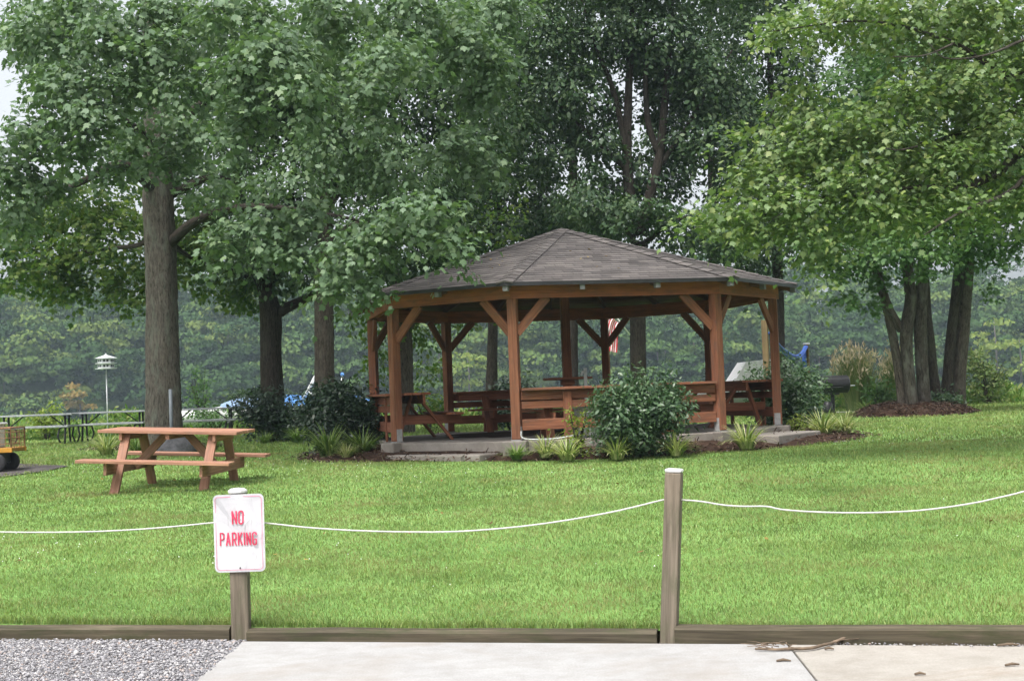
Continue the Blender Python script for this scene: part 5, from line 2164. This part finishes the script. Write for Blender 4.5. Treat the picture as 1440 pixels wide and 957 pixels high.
def back_oaks():
    Y = 36.0
    b = on_lawn(898, Y)
    tr = [(b.x, Y, b.z - .1, .3), (*P(898, 540, Y), .215), (*P(897, 480, Y), .205), (*P(897, 420, Y), .205), (*P(900, 340, Y), .2)]
    st = (*P(900, 330, Y), .19)
    limbs = [[st, tp(888, 285, Y, .15), tp(882, 220, Y, .13), tp(884, 130, Y, .1), tp(888, 40, Y, .07), tp(890, -80, Y, .03)],
             [st, tp(915, 270, Y, .14), tp(928, 215, Y, .12), tp(936, 130, Y, .09), tp(945, 20, Y, .05), tp(950, -80, Y, .02)],
             [tp(886, 250, Y, .1), tp(875, 180, Y, .085), tp(860, 120, Y, .07), tp(836, 60, Y, .05), tp(815, -10, Y, .02)],
             [tp(925, 215, Y, .09), tp(911, 170, Y, .08), tp(908, 100, Y, .06), tp(912, 20, Y, .03)],
             [tp(884, 240, Y, .08), tp(840, 200, Y, .06), tp(790, 150, Y, .04), tp(755, 110, Y, .02)],
             [tp(930, 230, Y, .08), tp(965, 180, Y, .06), tp(1000, 120, Y, .04), tp(1030, 70, Y, .02)],
             [tp(898, 350, Y, .08), tp(870, 310, Y - .5, .05), tp(830, 290, Y - .8, .03)],
             [tp(902, 345, Y, .08), tp(950, 310, Y - .5, .05), tp(1000, 300, Y - .8, .02)]]
    lob = [pl(880, 310, Y - .8, 65, 32, 1.3), pl(820, 290, Y - .8, 60, 34, 1.3), pl(955, 320, Y - .8, 45, 34, 1.2), pl(1010, 330, Y - .5, 45, 45, 1.3), pl(905, 385, Y + .2, 50, 30, .9),
           pl(800, 130, Y, 58, 50, 1.5), pl(760, 60, Y, 62, 60, 1.6), pl(855, 40, Y, 60, 48, 1.5), pl(930, 50, Y, 70, 55, 1.6), pl(985, 110, Y, 55, 60, 1.5), pl(1000, 200, Y, 48, 45, 1.3), pl(845, 210, Y, 40, 36, 1.0), pl(955, 190, Y + .6, 34, 40, 1.0),
           pl(865, 155, Y + 1, 26, 30, .8), pl(920, 140, Y + 1, 28, 38, .9), pl(780, 220, Y + .5, 40, 34, 1.1), pl(905, 245, Y + .8, 40, 30, 1.0), pl(850, -40, Y, 120, 50, 2), pl(960, -30, Y, 100, 50, 2), pl(720, 180, Y, 46, 60, 1.3), pl(1010, 270, Y + 1, 30, 22, .8), pl(860, 270, Y + .6, 44, 22, .9), pl(940, 265, Y + 1, 30, 28, .8), pl(815, 190, Y + 1, 34, 34, .9), pl(1040, 150, Y + .5, 44, 60, 1.3), pl(905, 300, Y - 1.0, 50, 26, .9), pl(870, 250, Y - .6, 34, 22, .7), pl(905, 80, Y + 1.2, 50, 34, 1.0), pl(960, 130, Y + 1.2, 44, 40, 1.0)]
    make_tree('oak_tree', 'tall many limbed dark tree rising behind the gazebo roof', b, [tr], limbs,
              [(lob, M['leaf_oak'], dict(leaf=.135, shape=OAK, lai=5.2, per=14, twig=.55, spread=.22, thin=.25), 121),
               ([pl(890, -220, Y, 230, 130, 3.5)], M['leaf_oak'], dict(leaf=.34, shape=OAK, lai=1.2, per=12, twig=1.0, spread=.5), 122)], M['bark_dark'], 16)  # unseen coarse top of the oak, added to block light from above
    Y = 39.0
    b = on_lawn(690, Y)
    tr = [(b.x, Y, b.z - .1, .2), (*P(692, 500, Y), .15), (*P(696, 380, Y), .14), (*P(705, 200, Y), .11), (*P(715, 20, Y), .06), (*P(720, -120, Y), .02)]
    lob = [pl(700, 330, Y, 70, 40, 1.4), pl(760, 310, Y, 60, 40, 1.4), pl(720, 260, Y, 70, 40, 1.5), pl(690, 180, Y, 70, 60, 1.6), pl(740, 140, Y, 52, 60, 1.4), pl(700, 70, Y, 70, 70, 1.8), pl(650, 320, Y, 60, 50, 1.5), pl(650, 250, Y, 60, 50, 1.5), pl(700, -40, Y, 110, 60, 2)]
    make_tree('oak_tree', 'dark leafy tree behind the left slope of the gazebo roof', b, [tr], [[tp(698, 350, Y, .06), tp(740, 300, Y, .05), tp(780, 250, Y, .02)]],
              [(lob, M['leaf_oak'], dict(leaf=.125, shape=OAK, lai=5, per=12, twig=.55, spread=.22, thin=.22), 123)], M['bark_dark'], 12)
    Y = 39.5
    b = on_lawn(1085, Y)
    b = Vector((P(1095, 560, Y).x, Y, b.z))
    tr = [(b.x, Y, b.z - .1, .22), (*P(1096, 500, Y), .16), (*P(1094, 400, Y), .15), (*P(1088, 250, Y), .12), (*P(1082, 60, Y), .07), (*P(1080, -120, Y), .02)]
    lob = [pl(1060, 345, Y, 70, 45, 1.5), pl(1130, 340, Y, 70, 45, 1.5), pl(1100, 260, Y, 90, 60, 1.8), pl(1050, 180, Y, 55, 60, 1.5), pl(1050, 70, Y, 70, 75, 1.8), pl(1120, 100, Y, 45, 50, 1.4), pl(1150, 190, Y, 60, 60, 1.6), pl(1240, 300, Y, 90, 60, 2.0), pl(1070, -30, Y, 110, 50, 2), pl(1050, 395, Y, 40, 20, .9), pl(1230, 60, Y, 50, 70, 1.8)]
    make_tree('oak_tree', 'dark green tree behind the pale maple boughs, right of the gazebo roof', b, [tr], [[tp(1092, 330, Y, .07), tp(1060, 260, Y, .05), tp(1040, 180, Y, .02)]],
              [(lob, M['leaf_oak'], dict(leaf=.125, shape=OAK, lai=5, per=12, twig=.55, spread=.22, thin=.22), 124)], M['bark_dark'], 12)
    # two more crowns further back fill the wall of leaves
    for (px, lab, seed, lob, Yb) in ((805, 'dark tree farther back, seen through the limbs of the tall oak', 125,
                                      ((800, 310, 90, 30), (760, 240, 30, 30), (830, 250, 26, 26), (790, 160, 52, 40), (860, 190, 24, 40), (820, 90, 60, 40), (770, 20, 70, 60), (870, 20, 50, 50), (850, 320, 80, 26)), 46.0),
                                     (1000, 'dark tree farther back, between the tall oak and the pale maple boughs', 126,
                                      ((1000, 330, 70, 26), (960, 230, 26, 34), (1040, 240, 30, 40), (1010, 150, 50, 44), (950, 90, 50, 40), (1000, 30, 80, 60), (1060, 330, 60, 40), (1090, 180, 60, 70), (920, 200, 24, 40), (1190, 180, 60, 60)), 46.5)):
        q = P(px, 580, Yb)
        b = Vector((q.x, Yb, float(H(q.x, Yb))))
        tr = [(b.x, Yb, b.z - .1, .25), (*P(px, 480, Yb), .18), (*P(px + 3, 330, Yb), .16), (*P(px - 2, 120, Yb), .1), (*P(px, -60, Yb), .03)]
        make_tree('oak_tree', lab, b, [tr], [], [([pl(x, y, Yb, rx, ry, 1.5) for (x, y, rx, ry) in lob], M['leaf_oak'],
                  dict(leaf=.16, shape=OAK, lai=4.2, per=13, twig=.6, spread=.26, thin=.19), seed)], M['bark_dark'], 10)


back_oaks()


def right_maples():
    Y = 32.0
    b = G(1285, 579)
    b = Vector((b.x, Y, float(H(b.x, Y)) + .1))
    T = [
        [tp(1270, 577, Y, .12), tp(1266, 540, Y, .105), tp(1259, 490, Y, .1), tp(1250, 445, Y, .1), tp(1240, 405, Y, .095), tp(1232, 365, Y, .085), tp(1220, 280, Y, .06), tp(1205, 150, Y, .03)],
        [tp(1284, 580, Y - .15, .165), tp(1280, 545, Y - .15, .14), tp(1275, 495, Y - .15, .135), tp(1275, 460, Y - .15, .145), tp(1281, 420, Y - .1, .135), tp(1277, 385, Y, .13), tp(1272, 300, Y, .11), tp(1270, 180, Y, .08), tp(1268, 40, Y, .04)],
        [tp(1301, 578, Y + .1, .17), tp(1298, 540, Y + .1, .145), tp(1295, 490, Y + .1, .145), tp(1294, 440, Y + .1, .15), tp(1297, 390, Y + .1, .135), tp(1302, 300, Y, .11), tp(1310, 160, Y, .06)],
        [tp(1319, 566, Y + .7, .14), tp(1313, 530, Y + .7, .12), tp(1308, 480, Y + .6, .11), tp(1303, 430, Y + .5, .1), tp(1302, 350, Y + .5, .085), tp(1320, 220, Y + .5, .05)],
    ]
    limbs = [[tp(1268, 465, Y - .1, .1), tp(1260, 450, Y - .1, .085), tp(1250, 430, Y - .1, .08), tp(1235, 390, Y - .2, .06), tp(1200, 350, Y - .4, .03)],
             [tp(1232, 380, Y, .05), tp(1180, 350, Y - .5, .03), tp(1130, 350, Y - 1, .012)], [tp(1300, 380, Y, .06), tp(1340, 330, Y - .5, .04), tp(1400, 310, Y - 1, .02)]]
    lob = [pl(1195, 372, Y - .8, 44, 16, .8), pl(1240, 352, Y - 1, 50, 20, .9), pl(1295, 352, Y - 1.3, 55, 22, .9), pl(1190, 420, Y - .6, 26, 7, .4), pl(1232, 428, Y - .5, 18, 8, .35), pl(1238, 400, Y - .5, 20, 10, .35), pl(1300, 384, Y - 1.1, 20, 9, .4), pl(1150, 338, Y - 1, 44, 18, .8), pl(1250, 305, Y, 90, 34, 1.4), pl(1340, 325, Y - .6, 60, 24, 1.0), pl(1250, 220, Y, 110, 60, 1.8), pl(1340, 245, Y, 100, 56, 1.8), pl(1280, 110, Y, 130, 70, 2.0)]
    make_tree('maple_tree', 'clump of four lichen spotted maple trunks in the right mulch bed', b, T, limbs,
              [(lob, M['leaf_mid'], dict(leaf=.105, shape=MAPLE, lai=3.4, per=12, twig=.45, spread=.18), 131),
               ([pl(1290, -120, Y, 220, 150, 3)], M['leaf_mid'], dict(leaf=.34, shape=OAK, lai=1.2, per=12, twig=1.0, spread=.5), 132)], [M['bark_oak'], M['bark_maple'], M['bark_maple'], M['bark_dark']], 16)  # coarse upper lobe out of view, added to shade trunks and lower boughs
    Y = 33.2
    b = on_lawn(1338, Y)
    b.z += .1
    T = [[tp(1331, 574, Y, .19), tp(1333, 530, Y, .13), tp(1338, 470, Y, .122), tp(1345, 410, Y, .118), tp(1349, 360, Y, .11), tp(1352, 260, Y, .08), tp(1358, 120, Y, .04)],
         [tp(1347, 574, Y + .12, .2), tp(1349, 530, Y + .12, .155), tp(1354, 470, Y + .12, .152), tp(1358, 410, Y + .12, .15), tp(1362, 360, Y + .1, .14), tp(1368, 250, Y + .1, .1), tp(1380, 100, Y, .05)]]
    lob = [pl(1370, 358, Y - .8, 46, 16, .8), pl(1420, 340, Y - .8, 54, 22, 1.0), pl(1480, 330, Y - .8, 64, 32, 1.2), pl(1390, 285, Y, 80, 40, 1.4), pl(1440, 200, Y, 110, 70, 1.8), pl(1400, 80, Y, 110, 80, 1.8), pl(1391, 398, Y - .6, 9, 16, .3)]
    make_tree('maple_tree', 'pair of dark maple trunks standing together, rightmost of the trunks', b, T, [[tp(1350, 360, Y, .06), tp(1400, 320, Y - .5, .04), tp(1450, 300, Y - 1, .02)]],
              [(lob, M['leaf_mid'], dict(leaf=.11, shape=MAPLE, lai=2.8, per=12, twig=.5, spread=.2), 133)], [M['bark_dark'], M['bark_oak']], 14)
    # near maple: its trunk stands outside the picture on the right
    Y = 19.0
    b = Vector((9.3, Y, float(H(9.3, Y))))
    T = [[(b.x, Y, b.z - .1, .4), (b.x, Y, b.z + 1, .3), (b.x + .05, Y, b.z + 3, .26), (b.x, Y, b.z + 6, .2), (b.x, Y, b.z + 10, .1), (b.x, Y, b.z + 13, .04)]]

    def s(z, r):
        return (b.x, Y, b.z + z, r)
    limbs = [[s(3.0, .12), tp(1480, 205, Y - .4, .08), tp(1400, 245, Y - 1, .06), tp(1350, 265, Y - 1.3, .045), tp(1300, 262, Y - 1.5, .03), tp(1200, 275, Y - 1.6, .015)],
             [s(3.3, .1), tp(1500, 180, Y - .5, .06), tp(1430, 262, Y - 1.6, .03), tp(1355, 296, Y - 2, .02), tp(1300, 330, Y - 2.2, .008)],
             [s(4.0, .11), tp(1500, 60, Y - .6, .07), tp(1430, 110, Y - 1.2, .045), tp(1340, 60, Y - 1.5, .03), tp(1220, 30, Y - 1.6, .015), tp(1080, 45, Y - 1.7, .006)],
             [s(3.5, .11), tp(1500, 130, Y - .2, .07), tp(1400, 170, Y - .6, .05), tp(1280, 205, Y - .8, .03), tp(1150, 185, Y - .8, .012)],
             [tp(1340, 62, Y - 2.2, .014), tp(1300, 78, Y - 2.3, .01), tp(1255, 80, Y - 2.4, .006)],
             [tp(1440, 56, Y - 2.2, .02), tp(1385, 78, Y - 2.4, .014), tp(1330, 82, Y - 2.5, .009), tp(1305, 60, Y - 2.5, .005)],
             [tp(1290, 206, Y - 2, .014), tp(1265, 211, Y - 2.1, .012), tp(1240, 208, Y - 2.2, .006)],
             [tp(1165, 275, Y - 1.6, .012), tp(1120, 290, Y - 1.8, .008), tp(1085, 308, Y - 1.9, .004)]]
    lob = [pl(1105, 36, Y - 1.5, 52, 13, .7), pl(1180, 22, Y - 1.4, 50, 20, .9), pl(1265, 28, Y - 1.3, 60, 34, 1.0), pl(1370, 30, Y - 1, 80, 44, 1.2), pl(1440, 90, Y - .8, 70, 52, 1.2),
           pl(1340, 118, Y - 1.2, 66, 32, 1.0), pl(1265, 140, Y - 1.3, 50, 26, .8), pl(1130, 178, Y - 1.3, 44, 22, .7), pl(1112, 128, Y - 1.3, 22, 15, .45), pl(1205, 180, Y - 1.4, 64, 28, .9), pl(1130, 222, Y - 1.5, 50, 20, .7), pl(1062, 245, Y - 1.5, 44, 20, .6), pl(1040, 192, Y - 1.5, 18, 11, .35), pl(1085, 200, Y - 1.5, 26, 14, .4),
           pl(1015, 300, Y - 1.6, 42, 17, .6), pl(1095, 282, Y - 1.6, 60, 20, .8), pl(1185, 258, Y - 1.5, 74, 26, .9), pl(1285, 225, Y - 1.3, 76, 36, 1.0), pl(1390, 190, Y - 1, 76, 44, 1.1), pl(1060, 322, Y - 1.6, 38, 13, .5), pl(1130, 316, Y - 1.6, 48, 14, .6), pl(1225, 298, Y - 1.5, 66, 20, .8), pl(1325, 285, Y - 1.3, 66, 26, .9), pl(1425, 275, Y - 1, 60, 32, 1.0), pl(1146, 378, Y - 1.5, 18, 16, .35), pl(1165, 348, Y - 1.5, 34, 12, .45), pl(978, 312, Y - 1.6, 18, 9, .35)]
    up = [pl(1400, -60, Y - 1, 140, 55, 1.6), pl(1230, -40, Y - 1, 110, 40, 1.3), pl(1620, -60, Y, 160, 160, 2.5), pl(1600, 200, Y, 120, 110, 2)]
    top = [pl(1560, -350, Y, 300, 180, 3.2)]  # unseen treetop of coarse leaves, added for its shade
    A = dict(leaf=.074, shape=MAPLE, lai=3.5, per=18, twig=.7, spread=.17, droop=.2, upw=1.1, outw=.35, rndw=.45)
    make_tree('maple_tree', 'nearest maple, light green boughs reaching in from the right edge', b, T, limbs,
              [(lob, M['leaf_light'], A, 141), (up, M['leaf_light'], dict(leaf=.15, shape=OAK, lai=2, per=12, twig=.6, spread=.2), 142),
               (top, M['leaf_light'], dict(leaf=.3, shape=OAK, lai=1.2, per=12, twig=1.0, spread=.5), 143)], M['bark_maple'], 16)


right_maples()


# ================================================================== FAR SHORE
def crown_np(rng, h, w, n, leaf):
    """leaf clumps of a distant crown, base at the origin"""
    k = rng.integers(6, 13)
    lobes = []
    for i in range(k):
        z = rng.uniform(.1, .93)
        r = math.sqrt(max(.08, 1 - ((z - .42) / .6) ** 2)) * rng.uniform(.35, .85)
        a = rng.uniform(0, 6.283)
        s = rng.uniform(.18, .36)
        lobes.append((np.array([math.cos(a) * r * w / 2, math.sin(a) * r * w / 2, z * h]), np.array([w * s, w * s, h * s * .42])))
    per = n // k
    P_, N_ = [], []
    for (c, r) in lobes:
        q = unit(rng.normal(size=(per, 3)))
        q[:, 2] = np.abs(q[:, 2]) * .9 - .15
        P_.append(c + q * r * (.75 + .3 * rng.random((per, 1))))
        N_.append(q + rng.normal(size=(per, 3)) * .16 + [0, 0, .3])
    p, nm = np.concatenate(P_), np.concatenate(N_)
    return leaf_mesh(p, rng.normal(size=p.shape), nm, leaf * rng.uniform(.6, 1.3, len(p)), np.array([(-.4, 0), (.35, -.1), (.5, .75), (-.3, 1)]), .15, .1)


def far_wood():
    rng = np.random.default_rng(88)
    V, F_, T, MI = [], [], [], []
    nv = 0
    tubes_v, tubes_f = [], []
    y = 243.0
    row = 0
    while y < 320:
        half = y * .43 + 12
        x = -half + rng.uniform(0, 5)
        while x < half:
            yy = y + rng.uniform(-4.5, 4.5) * (y > 250)
            h = rng.uniform(7, 19.5) * (.8 if row == 0 else 1)
            w = h * rng.uniform(.65, .95)
            n = int(1250 if row < 6 else 850)
            v, f = crown_np(rng, h, w, n, .62)
            z0 = float(hill_h(x, yy))
            v = v + np.array([x, yy, z0])
            V.append(v)
            F_.append(f + nv)
            nv += len(v)
            t = np.clip(rng.normal(.34, .24), 0, .85)
            if rng.random() < .1:
                t = rng.uniform(.6, .75)
            T.append(np.full(len(v), t))
            if rng.random() < .25:
                tubes_v.append((x + rng.uniform(-1, 1), yy - rng.uniform(.5, w * .45), z0, h * rng.uniform(.5, .8)))
            x += w * rng.uniform(.55, .85)
        y += 6.0
        row += 1
    # low growth along the waterline
    for i in range(110):
        x = rng.uniform(-115, 115)
        v, f = crown_np(rng, rng.uniform(1.5, 3.5), rng.uniform(3, 6), 110, .6)
        v = v + np.array([x, 240.5 + rng.uniform(-1, 1), -.7])
        V.append(v)
        F_.append(f + nv)
        nv += len(v)
        T.append(np.full(len(v), np.clip(rng.normal(.4, .2), 0, .8)))
    V, F_, T = np.concatenate(V), np.concatenate(F_), np.concatenate(T)
    nf = len(F_)
    # pale trunks showing in the dark gaps
    tv, tf = [], []
    for (x, yy, z0, h) in tubes_v:
        r = .16
        lean = rng.uniform(-.5, .5)
        b = nv + len(tv)
        for (zz, k) in ((0, 1), (h, .5)):
            for a in range(5):
                tv.append((x + lean * (zz / h) + r * k * math.cos(a * 1.2566), yy + r * k * math.sin(a * 1.2566), z0 + zz))
        for a in range(5):
            tf.append((b + a, b + (a + 1) % 5, b + 5 + (a + 1) % 5, b + 5 + a))
    tv, tf = np.array(tv), np.array(tf)
    o = mesh_np('far_wood', np.concatenate([V, tv]), [F_, tf], [M['leaf_far'], M['bark_pale']],
                attrs={'tint': np.concatenate([T, np.zeros(len(tv))])}, mat_idx=np.concatenate([np.zeros(nf), np.ones(len(tf))]))
    kind(o, 'stuff', 'hazy wooded hillside across the lake')


far_wood()


def lone_tree(name, label, px, py, Y, h, w, mat, seed, trunk=True, n=420, leaf=.6):
    rng = np.random.default_rng(seed)
    b = P(px, py, Y)
    t = thing(name, label, 'tree', b)
    v, f = crown_np(rng, h, w, n, leaf)
    mesh_np('crown', v, f, mat, t, attrs={'tint': np.full(len(v), .55)})
    mb = MB()
    mb.tube([(0, 0, -1), (.1, -.1, h * .45), (-.1, -.2, h * .9)], [.2, .16, .05], 6)
    mb.build('trunk', M['bark_pale'], t, smooth=True)
    return t


lone_tree('small_tree', 'little orange tinged tree on the far shore left of the bird house', 112, 577, 236, 4.6, 5.5, M['leaf_orange'], 201)
lone_tree('pale_tree', 'pale yellow green tree with a thin white trunk across the lake at far right', 1402, 530, 236, 10.5, 8.5, M['leaf_yellow'], 202, n=300)
lone_tree('pale_tree', 'low yellow green tree on the far shore at the right edge', 1436, 530, 235, 7, 7, M['leaf_yellow'], 203, n=300)
lone_tree('pale_tree', 'yellow green tree across the lake seen left of the front gazebo post', 660, 560, 237, 9, 8, M['leaf_yellow'], 204, n=260)

# ---------------------------------------------------------------- haze
hz = MB()
hz.box((0, 340, 24), (1300, 760, 56))
ho = hz.build('haze', None)
ho.data.materials.clear()
hm = bpy.data.materials.new('haze_air')
hm.use_nodes = True
for nd in list(hm.node_tree.nodes):
    if nd.type == 'BSDF_PRINCIPLED':
        hm.node_tree.nodes.remove(nd)
pv = hm.node_tree.nodes.new('ShaderNodeVolumePrincipled')
pv.inputs['Color'].default_value = (.7, .88, 1.0, 1)
pv.inputs['Density'].default_value = .00038
hm.node_tree.links.new(pv.outputs[0], hm.node_tree.nodes['Material Output'].inputs['Volume'])
ho.data.materials.append(hm)
kind(ho, 'stuff', 'pale summer haze over the lake')

# ================================================================== LIGHT
w = bpy.data.worlds.new('World')
scene.world = w
w.use_nodes = True
nt = w.node_tree
bg = nt.nodes['Background']
sky = nt.nodes.new('ShaderNodeTexSky')
sky.sky_type = 'NISHITA'
sky.sun_disc = False
EL, AZ = math.radians(63), math.radians(205)
sky.sun_elevation = EL
sky.sun_rotation = AZ
sky.dust_density = 6.0
sky.air_density = 1.0
sky.ozone_density = 1.0
hs = nt.nodes.new('ShaderNodeHueSaturation')
hs.inputs['Saturation'].default_value = .25
nt.links.new(sky.outputs[0], hs.inputs['Color'])
nt.links.new(hs.outputs[0], bg.inputs['Color'])
bg.inputs['Strength'].default_value = .15
sun = bpy.data.lights.new('sun', 'SUN')
sun.energy = 1.4
sun.angle = math.radians(25)
sun.color = (1, .97, .92)
so = bpy.data.objects.new('sun', sun)
C.objects.link(so)
# direction to the sun: sky rotation is measured clockwise from +Y
dv = Vector((math.sin(AZ) * math.cos(EL), math.cos(AZ) * math.cos(EL), math.sin(EL)))
so.rotation_euler = (-dv).to_track_quat('-Z', 'Y').to_euler()

# ================================================================== CAMERA + RENDER
cam = bpy.data.cameras.new('camera')
cam.sensor_width = 36
cam.lens = F_PX / 1440 * 36
cam.clip_start = .1
cam.clip_end = 4000
co = bpy.data.objects.new('camera', cam)
C.objects.link(co)
fw = Vector((0, cp, sp))
up0, r0_ = Vector((0, -sp, cp)), Vector((1, 0, 0))
rt = r0_ * cr - up0 * sr
up = r0_ * sr + up0 * cr
co.matrix_world = Matrix(((rt.x, up.x, -fw.x, 0), (rt.y, up.y, -fw.y, 0), (rt.z, up.z, -fw.z, EYE), (0, 0, 0, 1)))
scene.camera = co
vs_ = scene.view_settings
vs_.view_transform = 'Standard'
vs_.look = 'None'
vs_.gamma = 1
vs_.use_curve_mapping = False
vs_.exposure = 1.15
cy = scene.cycles
cy.use_denoising = True
cy.denoiser = 'OPENIMAGEDENOISE'
cy.max_bounces = 5
cy.diffuse_bounces = 3
cy.glossy_bounces = 2
cy.transmission_bounces = 3
cy.transparent_max_bounces = 4
cy.volume_bounces = 0
cy.use_adaptive_sampling = True
cy.adaptive_threshold = .015
cy.sample_clamp_indirect = 8
